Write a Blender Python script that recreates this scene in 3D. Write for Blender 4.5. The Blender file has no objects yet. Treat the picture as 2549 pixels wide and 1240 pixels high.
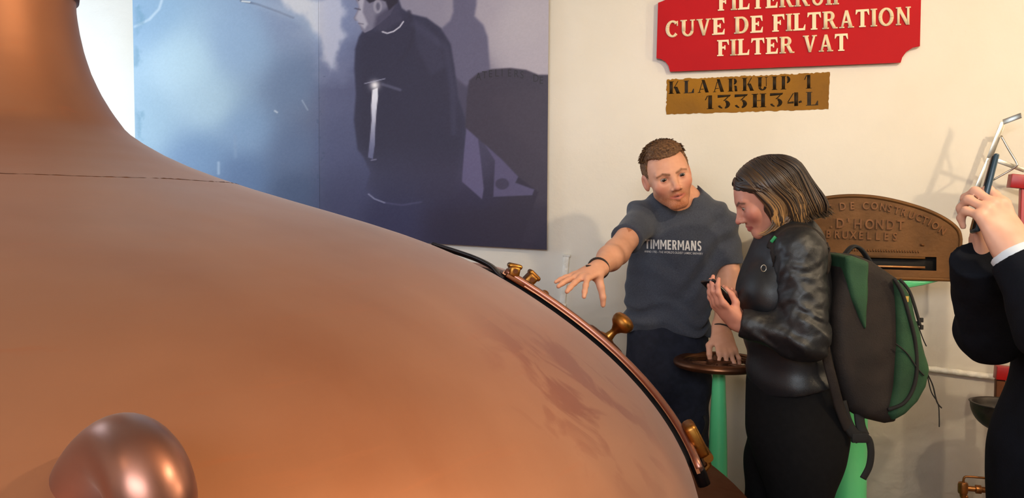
import bpy, bmesh, math, random
import numpy as np
from mathutils import Vector, Matrix
from mathutils.bvhtree import BVHTree

random.seed(7); np.random.seed(7)
SC = bpy.context.scene
COL = SC.collection

# ---------------------------------------------------------------- camera
F = 2000.0; W, H = 2549.0, 1240.0
HOR = 520.0                       # image row of the horizon
PITCH = math.atan((H/2-HOR)/F)
CAMZ = 1.5
cam = bpy.data.cameras.new('camera'); camo = bpy.data.objects.new('camera', cam); COL.objects.link(camo)
cam.sensor_width = 36.0; cam.lens = 36.0*F/W; cam.clip_start = 0.05; cam.clip_end = 100
camo.location = (0, 0, CAMZ); camo.rotation_euler = (math.pi/2-PITCH, 0, 0)
SC.camera = camo

# ---------------------------------------------------------------- world, lights, exposure
world = bpy.data.worlds.new('world'); SC.world = world; world.use_nodes = True
bg = world.node_tree.nodes['Background']; bg.inputs[0].default_value = (0.62, 0.78, 1.0, 1); bg.inputs[1].default_value = 1.5
SC.view_settings.view_transform = 'Standard'; SC.view_settings.look = 'None'
SC.view_settings.exposure = 0.08; SC.view_settings.gamma = 1.0; SC.view_settings.use_curve_mapping = False

def light(name, kind, loc, target, power, color, size=None, size_y=None, radius=None, angle=None, blend=0.5):
    l = bpy.data.lights.new(name, kind); o = bpy.data.objects.new(name, l); COL.objects.link(o)
    o.location = loc; l.energy = power; l.color = color
    d = Vector(target)-Vector(loc); o.rotation_euler = d.to_track_quat('-Z', 'Y').to_euler()
    if kind == 'AREA': l.shape = 'RECTANGLE'; l.size = size; l.size_y = size_y
    if radius is not None: l.shadow_soft_size = radius
    if angle: l.spot_size = angle; l.spot_blend = blend
    return o
# daylight through the window in the left wall and the high windows behind the camera
light('daylight_left_window', 'AREA', (-3.72, 3.55, 2.05), (-2.0, 3.75, 1.8), 46, (0.72, 0.86, 1.0), 1.9, 1.7)
light('daylight_front_window', 'AREA', (-1.1, -2.3, 2.75), (-0.4, 2.5, 1.2), 112, (0.82, 0.91, 1.0), 2.6, 1.1)
# warm lamps of the hall
light('warm_spot_lamp', 'POINT', (1.62, 0.75, 2.75), (0, 3, 1), 106, (1.0, 0.80, 0.54), radius=0.05)
light('warm_wall_lamp', 'POINT', (2.95, 1.25, 2.05), (1.5, 3, 1), 50, (1.0, 0.78, 0.50), radius=0.05)
light('warm_ceiling_lamp', 'POINT', (-2.3, -0.6, 3.2), (0, 3, 1), 14, (1.0, 0.74, 0.45), radius=0.2)

# ---------------------------------------------------------------- helpers
def P(px, py, D):
    """world point seen at pixel (px,py) at forward distance D"""
    u = (px-W/2)/F; v = -(py-H/2)/F
    y = math.cos(PITCH)+v*math.sin(PITCH); z = -math.sin(PITCH)+v*math.cos(PITCH)
    return np.array([u*D/y, D, CAMZ+z*D/y])
WA, WB = 3.75, -0.306             # back wall: y = WA + WB*x
WN = np.array([WB, -1.0, 0]); WN /= np.linalg.norm(WN)      # normal into the room
WT = np.array([1.0, WB, 0]); WT /= np.linalg.norm(WT)       # along the wall, to the right
def PW(px, py, off=0.0):
    """pixel -> point on the back wall (pushed into the room by off)"""
    p = P(px, py, 1.0)-np.array([0, 0, CAMZ])
    o = np.array([0, WA, 0]) + WN*off
    t = ((o-np.array([0, 0, CAMZ])) @ WN)/(p @ WN)
    return np.array([0, 0, CAMZ])+p*t

def s2l(c):
    c = np.asarray(c, float)/255.0
    return np.where(c <= 0.04045, c/12.92, ((c+0.055)/1.055)**2.4)
def rgb(*c): return tuple(float(x) for x in s2l(c))

def mat(name, col, rough=0.6, metal=0.0, col2=None, nscale=8.0, ncontrast=(0.35, 0.65), bump=0.0, bscale=40.0, spec=0.5, attr=None,
        rough2=None, stretch=(1, 1, 1), coat=0.0, sheen=0.0, sss=0.0, detail=4.0):
    m = bpy.data.materials.new(name); m.use_nodes = True
    nt = m.node_tree; b = nt.nodes['Principled BSDF']; N = nt.nodes.new; L = nt.links.new
    b.inputs['Roughness'].default_value = rough; b.inputs['Metallic'].default_value = metal
    b.inputs['Specular IOR Level'].default_value = spec
    if coat: b.inputs['Coat Weight'].default_value = coat; b.inputs['Coat Roughness'].default_value = 0.2
    if sheen: b.inputs['Sheen Weight'].default_value = sheen; b.inputs['Sheen Roughness'].default_value = 0.5
    if sss: b.inputs['Subsurface Weight'].default_value = sss; b.inputs['Subsurface Radius'].default_value = (0.012, 0.004, 0.002)
    tc = N('ShaderNodeTexCoord'); mp = N('ShaderNodeMapping'); mp.inputs['Scale'].default_value = stretch
    L(tc.outputs['Object'], mp.inputs['Vector'])
    src = None
    if attr:
        a = N('ShaderNodeVertexColor'); a.layer_name = attr; src = a.outputs['Color']
    nz = N('ShaderNodeTexNoise'); nz.inputs['Scale'].default_value = nscale; nz.inputs['Detail'].default_value = detail
    L(mp.outputs['Vector'], nz.inputs['Vector'])
    rp = N('ShaderNodeMapRange'); rp.inputs[1].default_value = ncontrast[0]; rp.inputs[2].default_value = ncontrast[1]
    L(nz.outputs['Fac'], rp.inputs[0])
    if src is None:
        mx = N('ShaderNodeMix'); mx.data_type = 'RGBA'
        mx.inputs[6].default_value = (*col, 1); mx.inputs[7].default_value = (*(col2 if col2 else col), 1)
        L(rp.outputs[0], mx.inputs[0]); src = mx.outputs[2]
    L(src, b.inputs['Base Color'])
    if rough2 is not None:
        mr = N('ShaderNodeMapRange'); mr.inputs[3].default_value = rough; mr.inputs[4].default_value = rough2
        L(rp.outputs[0], mr.inputs[0]); L(mr.outputs[0], b.inputs['Roughness'])
    if bump:
        n2 = N('ShaderNodeTexNoise'); n2.inputs['Scale'].default_value = bscale; n2.inputs['Detail'].default_value = 3
        L(mp.outputs['Vector'], n2.inputs['Vector'])
        bp = N('ShaderNodeBump'); bp.inputs['Strength'].default_value = bump; bp.inputs['Distance'].default_value = 0.01
        L(n2.outputs['Fac'], bp.inputs['Height']); L(bp.outputs['Normal'], b.inputs['Normal'])
    return m

def tag(o, label=None, cat=None, group=None, kind=None):
    if label: o['label'] = label
    if cat: o['category'] = cat
    if group: o['group'] = group
    if kind: o['kind'] = kind
    return o
def empty(name, loc=(0, 0, 0), label=None, cat=None, group=None):
    o = bpy.data.objects.new(name, None); COL.objects.link(o); o.location = loc; o.empty_display_size = 0.1
    return tag(o, label, cat, group)
def mesh_obj(name, v, f, m, parent=None, smooth=False, colors=None):
    """v in world coordinates; made local to the parent's location"""
    v = np.asarray(v, dtype=float)
    org = np.zeros(3)
    p = parent
    while p is not None:
        org = org+np.array(p.location); p = p.parent
    me = bpy.data.meshes.new(name)
    fa = np.asarray(f) if not isinstance(f, np.ndarray) and len(set(map(len, f))) == 1 else f
    if isinstance(fa, np.ndarray):
        n, k = fa.shape; vl = (v-org).astype(np.float32)
        me.vertices.add(len(vl)); me.vertices.foreach_set('co', vl.ravel())
        me.loops.add(n*k); me.loops.foreach_set('vertex_index', fa.astype(np.int32).ravel())
        me.polygons.add(n); me.polygons.foreach_set('loop_start', np.arange(0, n*k, k, dtype=np.int32))
        me.update(calc_edges=True); me.validate()
    else:
        me.from_pydata([tuple(x) for x in (v-org)], [], [tuple(q) for q in f]); me.update()
    if smooth: me.polygons.foreach_set('use_smooth', np.ones(len(me.polygons), bool))
    if colors is not None:
        ca = me.color_attributes.new('col', 'FLOAT_COLOR', 'POINT')
        c = np.ones((len(v), 4), np.float32); c[:, :3] = colors; ca.data.foreach_set('color', c.ravel())
    o = bpy.data.objects.new(name, me); COL.objects.link(o)
    if m: me.materials.append(m)
    if parent: o.parent = parent
    return o

class MB:
    """collects primitive shapes into one mesh"""
    def __init__(s): s.v = []; s.f = []
    def add(s, v, f):
        n = len(s.v); s.v += [np.asarray(x, float) for x in v]; s.f += [tuple(i+n for i in q) for q in f]; return s
    def box(s, c, sx, sy, sz, X=(1, 0, 0), Y=(0, 1, 0), Z=(0, 0, 1)):
        c, X, Y, Z = [np.asarray(q, float) for q in (c, X, Y, Z)]
        v = [c+X*sx*a/2+Y*sy*b/2+Z*sz*d/2 for d in (-1, 1) for b in (-1, 1) for a in (-1, 1)]
        return s.add(v, [(0, 2, 3, 1), (4, 5, 7, 6), (0, 1, 5, 4), (2, 6, 7, 3), (0, 4, 6, 2), (1, 3, 7, 5)])
    def tube(s, pts, r, n=12, cap=True, closed=False, flat=None):
        pts = [np.asarray(p, float) for p in pts]; m = len(pts)
        rs = r if hasattr(r, '__len__') else [r]*m
        base = len(s.v); prev = None
        for i, p in enumerate(pts):
            if closed: t = pts[(i+1) % m]-pts[i-1]
            else: t = pts[min(i+1, m-1)]-pts[max(i-1, 0)]
            t = t/(np.linalg.norm(t)+1e-9)
            if prev is None:
                a = np.array([0, 0, 1.0]) if abs(t[2]) < 0.9 else np.array([1.0, 0, 0])
                if flat is not None: a = np.asarray(flat, float)
                u = a-t*(a@t)
            else: u = prev-t*(prev@t)
            u = u/(np.linalg.norm(u)+1e-9); w = np.cross(t, u); prev = u
            ru, rw = rs[i] if hasattr(rs[i], '__len__') else (rs[i], rs[i])
            for k in range(n):
                an = 2*math.pi*k/n; s.v.append(p+u*math.cos(an)*ru+w*math.sin(an)*rw)
        for i in range(m if closed else m-1):
            for k in range(n):
                a = base+i*n+k; b = base+i*n+(k+1) % n; j = (i+1) % m
                s.f.append((a, b, base+j*n+(k+1) % n, base+j*n+k))
        if cap and not closed:
            s.f.append(tuple(base+k for k in reversed(range(n)))); s.f.append(tuple(base+(m-1)*n+k for k in range(n)))
        return s
    def lathe(s, prof, org, axis=(0, 0, 1), n=32, cap=True):
        """prof: list of (r, h) along axis"""
        A = np.asarray(axis, float); A = A/np.linalg.norm(A); org = np.asarray(org, float)
        a = np.array([1.0, 0, 0]) if abs(A[0]) < 0.9 else np.array([0, 1.0, 0])
        u = a-A*(a@A); u /= np.linalg.norm(u); w = np.cross(A, u); base = len(s.v)
        for r, h in prof:
            for k in range(n):
                an = 2*math.pi*k/n; s.v.append(org+A*h+(u*math.cos(an)+w*math.sin(an))*r)
        for i in range(len(prof)-1):
            for k in range(n):
                k2 = (k+1) % n; s.f.append((base+i*n+k, base+i*n+k2, base+(i+1)*n+k2, base+(i+1)*n+k))
        if cap:
            s.f.append(tuple(base+k for k in reversed(range(n)))); s.f.append(tuple(base+(len(prof)-1)*n+k for k in range(n)))
        return s
    def prism(s, poly, org, U, V, N, depth):
        """2D polygon (u,v) in plane org,U,V extruded along N by depth"""
        org, U, V, N = [np.asarray(q, float) for q in (org, U, V, N)]
        n = len(poly); b = len(s.v)
        for d in (0, depth):
            for (x, y) in poly: s.v.append(org+U*x+V*y+N*d)
        s.f.append(tuple(b+i for i in reversed(range(n)))); s.f.append(tuple(b+n+i for i in range(n)))
        for i in range(n):
            j = (i+1) % n; s.f.append((b+i, b+j, b+n+j, b+n+i))
        return s
    def build(s, name, m, parent=None, smooth=False, bevel=0.0, autosmooth=None):
        o = mesh_obj(name, s.v, list(s.f), m, parent, smooth)
        bm = bmesh.new(); bm.from_mesh(o.data); bmesh.ops.recalc_face_normals(bm, faces=bm.faces); bm.to_mesh(o.data); bm.free()
        if autosmooth:
            o.data.polygons.foreach_set('use_smooth', np.ones(len(o.data.polygons), bool))
            o.data.set_sharp_from_angle(angle=math.radians(autosmooth))
        if bevel:
            md = o.modifiers.new('bevel', 'BEVEL'); md.width = bevel; md.segments = 2; md.limit_method = 'ANGLE'
        return o

def catmull(pts, n=8, closed=False):
    pts = [np.asarray(p, float) for p in pts]; out = []; m = len(pts)
    for i in range(m if closed else m-1):
        g = (lambda k: pts[k % m]) if closed else (lambda k: pts[min(max(k, 0), m-1)])
        a, b, c, d = g(i-1), g(i), g(i+1), g(i+2)
        for t in np.linspace(0, 1, n, endpoint=False):
            out.append(0.5*((2*b)+(c-a)*t+(2*a-5*b+4*c-d)*t*t+(3*b-a-3*c+d)*t**3))
    if not closed: out.append(pts[-1])
    return out
# ---------------------------------------------------------------- the room
def wall_material():
    m = mat('white_plaster', rgb(236, 231, 222), 0.72, col2=rgb(228, 221, 208), nscale=1.3, bump=0.25, bscale=9.0, spec=0.3)
    nt = m.node_tree; N = nt.nodes.new; L = nt.links.new
    bp = [n for n in nt.nodes if n.type == 'BUMP'][0]; bp.inputs['Distance'].default_value = 0.02
    v = N('ShaderNodeTexNoise'); v.inputs['Scale'].default_value = 120; v.inputs['Detail'].default_value = 6
    tc = [n for n in nt.nodes if n.type == 'TEX_COORD'][0]; L(tc.outputs['Object'], v.inputs['Vector'])
    b2 = N('ShaderNodeBump'); b2.inputs['Strength'].default_value = 0.12; b2.inputs['Distance'].default_value = 0.004
    L(v.outputs['Fac'], b2.inputs['Height']); L(bp.outputs['Normal'], b2.inputs['Normal'])
    L(b2.outputs['Normal'], nt.nodes['Principled BSDF'].inputs['Normal'])
    return m
M_WALL = wall_material()
M_CEIL = mat('ceiling_paint', rgb(206, 194, 176), 0.8, col2=rgb(196, 182, 162), nscale=2)
M_FLOOR = mat('floor_tiles', rgb(158, 128, 104), 0.5, col2=rgb(140, 110, 88), nscale=5)
M_FRAME = mat('window_paint', rgb(225, 225, 222), 0.4, col2=rgb(210, 210, 206), nscale=9)
XL, XR, YF, ZC = -3.8, 3.3, -2.4, 3.5
def struct(name, mb, m, **k): return tag(mb.build(name, m, **k), kind='structure')
yl, yr = WA+WB*XL, WA+WB*XR
mb = MB()
c = np.array([(XL+XR)/2, WA+WB*(XL+XR)/2, ZC/2])-WN*0.1
mb.box(c, math.hypot(XR-XL, yr-yl)+0.4, 0.2, ZC, X=WT, Y=-WN)
struct('wall_back', mb, M_WALL)
# left wall with a window opening
def wall_with_hole(name, fixed, axis, a0, a1, h0, h1, z0, z1, thick):
    mb = MB()
    def bx(p0, p1, q0, q1):
        if axis == 'x': mb.box((fixed+thick/2, (p0+p1)/2, (q0+q1)/2), abs(thick), p1-p0, q1-q0)
        else: mb.box(((p0+p1)/2, fixed+thick/2, (q0+q1)/2), p1-p0, abs(thick), q1-q0)
    bx(a0, h0, 0, ZC); bx(h1, a1, 0, ZC); bx(h0, h1, 0, z0); bx(h0, h1, z1, ZC)
    return struct(name, mb, M_WALL)
wall_with_hole('wall_left', XL, 'x', YF, yl, 2.6, 4.5, 1.2, 2.9, -0.25)
wall_with_hole('wall_front', YF, 'y', XL, XR, -2.4, 0.2, 2.2, 3.3, -0.25)
mb = MB(); mb.box((XR+0.1, (YF+yr)/2, ZC/2), 0.2, yr-YF, ZC); struct('wall_right', mb, M_WALL)
mb = MB(); mb.prism([(XL, YF), (XR, YF), (XR, yr), (XL, yl)], (0, 0, ZC), (1, 0, 0), (0, 1, 0), (0, 0, 1), 0.15); struct('ceiling', mb, M_CEIL)
mb = MB(); mb.prism([(XL, YF), (XR, YF), (XR, yr), (XL, yl)], (0, 0, -0.1), (1, 0, 0), (0, 1, 0), (0, 0, 1), 0.1); struct('floor', mb, M_FLOOR)
for i, (ax_, f_, h0, h1, z0, z1) in enumerate([('x', XL-0.15, 2.6, 4.5, 1.2, 2.9), ('y', YF-0.15, -2.4, 0.2, 2.2, 3.3)]):
    mb = MB()
    def bar(p0, p1, q0, q1):
        if ax_ == 'x': mb.box((f_, (p0+p1)/2, (q0+q1)/2), 0.05, p1-p0, q1-q0)
        else: mb.box(((p0+p1)/2, f_, (q0+q1)/2), p1-p0, 0.05, q1-q0)
    for k in range(4):
        x = h0+(h1-h0)*k/3; bar(max(h0, x-0.025), min(h1, x+0.025), z0, z1)
    for k in range(3):
        z = z0+(z1-z0)*k/2; bar(h0, h1, max(z0, z-0.025), min(z1, z+0.025))
    struct('window_%d' % (i+1), mb, M_FRAME)
# ---------------------------------------------------------------- copper kettle
KX, KY = -1.318, 2.006
PROF = [(0.2160,2.45),(0.2160,2.05),(0.2164,2.0),(0.2195,1.95),(0.2280,1.90),(0.2429,1.85),(0.2620,1.80),(0.2870,1.75),(0.3265,1.70),(0.3615,1.67),(0.41,1.64),
 (0.4712,1.61),(0.5480,1.58),(0.6438,1.55),(0.7467,1.52),(0.8518,1.49),(0.9540,1.46),(1.047,1.43),(1.1260,1.40),(1.1949,1.37),(1.2560,1.34),
 (1.3070,1.31),(1.3560,1.28),(1.4010,1.25),(1.4440,1.22),(1.4850,1.19),(1.5225,1.16),(1.5580,1.13),(1.5915,1.10),(1.6210,1.07),(1.6490,1.04),
 (1.6740,1.01),(1.6965,0.98),(1.7160,0.95),(1.7320,0.92),(1.7440,0.89),(1.7515,0.86),(1.7565,0.83),(1.7600,0.78),(1.7610,0.74)]
pz = np.array([p[1] for p in PROF][::-1]); pr = np.array([p[0] for p in PROF][::-1])
# smooth the profile
for _ in range(3):
    q = pr.copy(); q[2:-3] = 0.25*pr[1:-4]+0.5*pr[2:-3]+0.25*pr[3:-2]; pr = q
kslen = np.concatenate([[0], np.cumsum(np.hypot(np.diff(pr), np.diff(pz)))])
def prof_s(s): return np.interp(s, kslen, pr), np.interp(s, kslen, pz)     # s measured up from the rim
def prof_n(s):
    r0, z0 = prof_s(np.maximum(s-0.03, 0)); r1, z1 = prof_s(np.minimum(s+0.03, kslen[-1]))
    l = np.hypot(r1-r0, z1-z0); return (z1-z0)/l, -(r1-r0)/l               # outward (radial, z)
def KP(phi, s, off=0.0):
    r, z = prof_s(s); nr, nz = prof_n(s); r = r+nr*off; z = z+nz*off
    return np.array([KX+r*math.cos(phi), KY+r*math.sin(phi), z])

def copper_material(name, base, base2, rough, stains=True):
    m = bpy.data.materials.new(name); m.use_nodes = True; nt = m.node_tree; N = nt.nodes.new; L = nt.links.new
    b = nt.nodes['Principled BSDF']; b.inputs['Metallic'].default_value = 0.80 if stains else 0.95
    b.inputs['Sheen Weight'].default_value = 0.22 if stains else 0.10; b.inputs['Sheen Roughness'].default_value = 0.45; b.inputs['Sheen Tint'].default_value = (1, 0.95, 0.9, 1)
    tc = N('ShaderNodeTexCoord'); uv = N('ShaderNodeMapping'); uv.inputs['Scale'].default_value = (1, 1, 1)
    L(tc.outputs['Object'], uv.inputs['Vector'])
    def noise(scale, det, vec, lo, hi, dist=0.0):
        n = N('ShaderNodeTexNoise'); n.inputs['Scale'].default_value = scale; n.inputs['Detail'].default_value = det; n.inputs['Distortion'].default_value = dist
        L(vec, n.inputs['Vector']); r = N('ShaderNodeMapRange'); r.inputs[1].default_value = lo; r.inputs[2].default_value = hi
        L(n.outputs['Fac'], r.inputs[0]); return r.outputs[0]
    def mixc(fac, a, c2):
        x = N('ShaderNodeMix'); x.data_type = 'RGBA'; L(fac, x.inputs[0])
        if isinstance(a, tuple): x.inputs[6].default_value = (*a, 1)
        else: L(a, x.inputs[6])
        x.inputs[7].default_value = (*c2, 1); return x.outputs[2]
    col = mixc(noise(1.6, 5, uv.outputs[0], 0.3, 0.7, 0.6), base, base2)
    if stains:
        # wet-looking darker oxide patches on the shoulder beside the hatch
        uvn = N('ShaderNodeUVMap'); st = N('ShaderNodeMapping'); st.inputs['Scale'].default_value = (7.0, 2.6, 1.0); L(uvn.outputs[0], st.inputs['Vector'])
        stk = noise(2.4, 7, st.outputs[0], 0.48, 0.57, 0.9)
        geo = N('ShaderNodeVectorMath'); geo.operation = 'DISTANCE'; sc_ = N('ShaderNodeMapping'); sc_.inputs['Scale'].default_value = (1.3, 1, 1); L(uvn.outputs[0], sc_.inputs['Vector']); L(sc_.outputs[0], geo.inputs[0]); geo.inputs[1].default_value = (STAIN_U*1.3, STAIN_V, 0)
        md = N('ShaderNodeMapRange'); md.inputs[1].default_value = 0.10; md.inputs[2].default_value = 0.27; md.inputs[3].default_value = 0.75; md.inputs[4].default_value = 0.0
        L(geo.outputs['Value'], md.inputs[0])
        mu = N('ShaderNodeMath'); mu.operation = 'MULTIPLY'; L(stk, mu.inputs[0]); L(md.outputs[0], mu.inputs[1])
        col = mixc(mu.outputs[0], col, rgb(146, 74, 46))
        # faint wiped streaks all over
        s2 = N('ShaderNodeMapping'); s2.inputs['Scale'].default_value = (2.0, 14.0, 1.0); L(uvn.outputs[0], s2.inputs['Vector'])
        f2 = noise(3.0, 5, s2.outputs[0], 0.60, 0.95, 0.8)
        col = mixc(f2, col, rgb(178, 112, 76))
    L(col, b.inputs['Base Color'])
    r = N('ShaderNodeMapRange'); r.inputs[3].default_value = rough; r.inputs[4].default_value = rough+0.14
    L(noise(2.3, 6, uv.outputs[0], 0.3, 0.7), r.inputs[0]); L(r.outputs[0], b.inputs['Roughness'])
    n3 = N('ShaderNodeTexNoise'); n3.inputs['Scale'].default_value = 3.0; L(uv.outputs[0], n3.inputs['Vector'])
    bp = N('ShaderNodeBump'); bp.inputs['Strength'].default_value = 0.10; bp.inputs['Distance'].default_value = 0.03
    L(n3.outputs['Fac'], bp.inputs['Height']); L(bp.outputs['Normal'], b.inputs['Normal'])
    return m

# silhouette azimuth as seen from the photograph's standpoint, per profile length: used only to know where the hatch sits
def sil_phi(s):
    r, z = prof_s(s); nr, nz = prof_n(s)
    ph = np.linspace(-1.6, 1.4, 1200)
    x = KX+r*np.cos(ph); y = KY+r*np.sin(ph)
    d = (nr*np.cos(ph))*(0-x)+(nr*np.sin(ph))*(0-y)+nz*(CAMZ-z)
    k = np.where((d[:-1] > 0) & (d[1:] <= 0))[0]
    return ph[k[-1]] if len(k) else None
def s_of_z(z): return float(np.interp(z, pz, kslen))
STAIN_U, STAIN_V = -0.31, 0.50
M_COPPER = copper_material('brushed_copper', rgb(180, 126, 94), rgb(163, 105, 72), 0.42)
M_COPPER2 = copper_material('polished_copper', rgb(164, 118, 104), rgb(146, 98, 82), 0.28, stains=False)
M_COPPER_DARK = mat('dark_copper', rgb(120, 76, 52), 0.45, 1.0, col2=rgb(92, 56, 40), nscale=6, rough2=0.6)
M_BRASS = mat('old_brass', rgb(176, 128, 62), 0.3, 1.0, col2=rgb(140, 92, 44), nscale=30, rough2=0.45)
M_BLACK_IRON = mat('black_iron', rgb(46, 46, 52), 0.4, 0.7, col2=rgb(30, 30, 34), nscale=10)
M_GAP = mat('gap_and_strap_black', rgb(16, 14, 13), 0.8, col2=rgb(24, 20, 18))  # near-black for the shaded hatch gap and the leg strap

kettle = empty('copper_brew_kettle', (KX, KY, 0), 'huge domed copper brewing kettle with tall flared neck filling the left', 'kettle')
NPH = 220
v = []; f = []; uvs = []
SS = np.linspace(0, kslen[-1], 130)
s_seam = s_of_z(1.566)
for s in SS:
    r, z = prof_s(s)
    for k in range(NPH):
        a = 2*math.pi*k/NPH; v.append((KX+r*math.cos(a), KY+r*math.sin(a), z)); uvs.append((a if a < math.pi else a-2*math.pi, s))
nsplit = int(np.searchsorted(SS, s_seam))
def ring_faces(i0, i1): return [(i*NPH+k, i*NPH+(k+1) % NPH, (i+1)*NPH+(k+1) % NPH, (i+1)*NPH+k) for i in range(i0, i1) for k in range(NPH)]
def kettle_part(name, i0, i1, m):
    vv = v[i0*NPH:(i1+1)*NPH]; ff = [tuple(q-i0*NPH for q in t) for t in ring_faces(i0, i1)]
    o = mesh_obj(name, vv, ff, m, kettle, True)
    ul = o.data.uv_layers.new(name='UVMap'); li = np.zeros(len(o.data.loops), int); o.data.loops.foreach_get('vertex_index', li)
    u = np.array(uvs[i0*NPH:(i1+1)*NPH])[li]; ul.data.foreach_set('uv', u.ravel().astype(np.float32)); return o
kettle_part('dome', 0, nsplit, M_COPPER)
kettle_part('neck', nsplit, len(SS)-1, M_COPPER)
# overlapped seam where neck and dome sheets meet
r, z = prof_s(s_seam); mb = MB(); rg_ = random.Random(2)
mb.tube([KP(2*math.pi*k/360, s_seam+0.002*math.sin(k*0.21)+rg_.uniform(-0.0008, 0.0008), -0.0012+rg_.uniform(-0.001, 0.0006)) for k in range(360)], 0.0022, 6, closed=True); mb.build('seam', M_COPPER_DARK, kettle, True)
mb = MB(); mb.lathe([(0.216, 2.028), (0.223, 2.030), (0.225, 2.045), (0.226, 2.40), (0.222, 2.45), (0.2, 2.45)], (KX, KY, 0), n=96, cap=False); mb.build('collar', M_COPPER_DARK, kettle, True)
# rim flange and body below it
mb = MB(); mb.lathe([(1.75, 0.765), (1.93, 0.75), (1.935, 0.742), (1.93, 0.73), (1.80, 0.71), (1.79, 0.0)], (KX, KY, 0), n=160, cap=False)
mb.build('rim_flange', M_COPPER_DARK, kettle, autosmooth=40)

# hatch on the far shoulder: curved lid on a raised frame
s_top, s_bot = s_of_z(1.31), s_of_z(0.895)
def edge_phi(s): return sil_phi(s)
def hatch_grid(name, m, sa, sb, phf, width, o0, o1, par, nu=28, nv=36, inset=0.0, rim=0.02):
    """slab following the dome from azimuth phf(s) over `width` metres, between offsets o0 and o1"""
    top = []; bot = []
    for j in range(nv+1):
        s = sa+(sb-sa)*j/nv; r, _ = prof_s(s); p0 = phf(s)
        for i in range(nu+1):
            ph = p0+(width*i/nu)/r
            e = min(i/nu*width, (1-i/nu)*width, j/nv*abs(sb-sa), (1-j/nv)*abs(sb-sa))
            o = o1-(max(0, rim-e)/rim)**2*(o1-o0)*0.55
            top.append(KP(ph, s, o)); bot.append(KP(ph, s, o0))
    n = (nu+1)*(nv+1); q = []
    for j in range(nv):
        for i in range(nu):
            a = j*(nu+1)+i; b = a+1; c_ = a+nu+2; d = a+nu+1
            q.append((a, b, c_, d)); q.append((n+a, n+d, n+c_, n+b))
    for j in range(nv):
        a = j*(nu+1); q.append((a, a+nu+1, n+a+nu+1, n+a)); a += nu; q.append((a, n+a, n+a+nu+1, a+nu+1))
    for i in range(nu):
        a = i; q.append((a, n+a, n+a+1, a+1)); a = nv*(nu+1)+i; q.append((a, a+1, n+a+1, n+a))
    o = mesh_obj(name, top+bot, q, m, par, True)
    o.data.set_sharp_from_angle(angle=math.radians(50)); return o
zs = np.linspace(0.86, 1.40, 40); ph_tab = np.array([sil_phi(s_of_z(z)) for z in zs]); s_tab = np.array([s_of_z(z) for z in zs])
fit = np.polyfit(s_tab, ph_tab, 3)
def phs(s): return float(np.polyval(fit, s))
hatch_grid('hatch_gap_shade', M_GAP, s_top, s_bot, lambda s: phs(s)+0.000, 0.66, -0.01, 0.014, kettle)  # black slab stands in for the shaded gap under the lid
lid = hatch_grid('hatch', M_COPPER, s_top+0.004, s_bot-0.004, lambda s: phs(s)-0.008, 0.68, 0.012, 0.030, kettle, rim=0.03)
# raised border strip on the lid's near edge
mb = MB(); pts = [KP(phs(s)-0.004, s, 0.022) for s in np.linspace(s_top, s_bot, 40)]
mb.tube(pts, 0.009, 10); mb.build('edge_roll', M_COPPER2, lid, True)
# brass knob on the lid
def on_lid(px, py):
    """pixel on the dome's skyline -> (phi,s) near the silhouette"""
    best = None
    for s in np.linspace(s_bot-0.1, s_top+0.2, 200):
        ph = phs(s); q = KP(ph, s, 0.03); yc = q[1]*math.cos(PITCH)-(q[2]-CAMZ)*math.sin(PITCH); zc = q[1]*math.sin(PITCH)+(q[2]-CAMZ)*math.cos(PITCH)
        u = W/2+F*q[0]/yc; w = H/2-F*zc/yc; d = (u-px)**2+(w-py)**2
        if best is None or d < best[0]: best = (d, s)
    return phs(best[1]), best[1]
ph, s = on_lid(1522, 872); ph += 0.07
b0 = KP(ph, s, 0.028); b1 = KP(ph, s, 0.128); ax = (b1-b0)/np.linalg.norm(b1-b0); kax = ax*0.75+np.array([0.35, -0.25, 0.35]); kax /= np.linalg.norm(kax)
mb = MB(); mb.lathe([(0.036, -0.004), (0.036, 0.004), (0.026, 0.010), (0.0135, 0.016), (0.0105, 0.030), (0.011, 0.038), (0.017, 0.048), (0.029, 0.058), (0.033, 0.068), (0.033, 0.077), (0.028, 0.086), (0.015, 0.092), (0.002, 0.093)], b0, kax, 28)
mb.build('knob', M_BRASS, lid, autosmooth=40)
mb = MB(); mb.lathe([(0.062, -0.012), (0.062, 0.004), (0.055, 0.008), (0.002, 0.009)], b0, ax, 28); mb.build('knob_plate', M_COPPER_DARK, lid, autosmooth=40)

def nrm_(v): return np.asarray(v)/np.linalg.norm(v)
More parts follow.
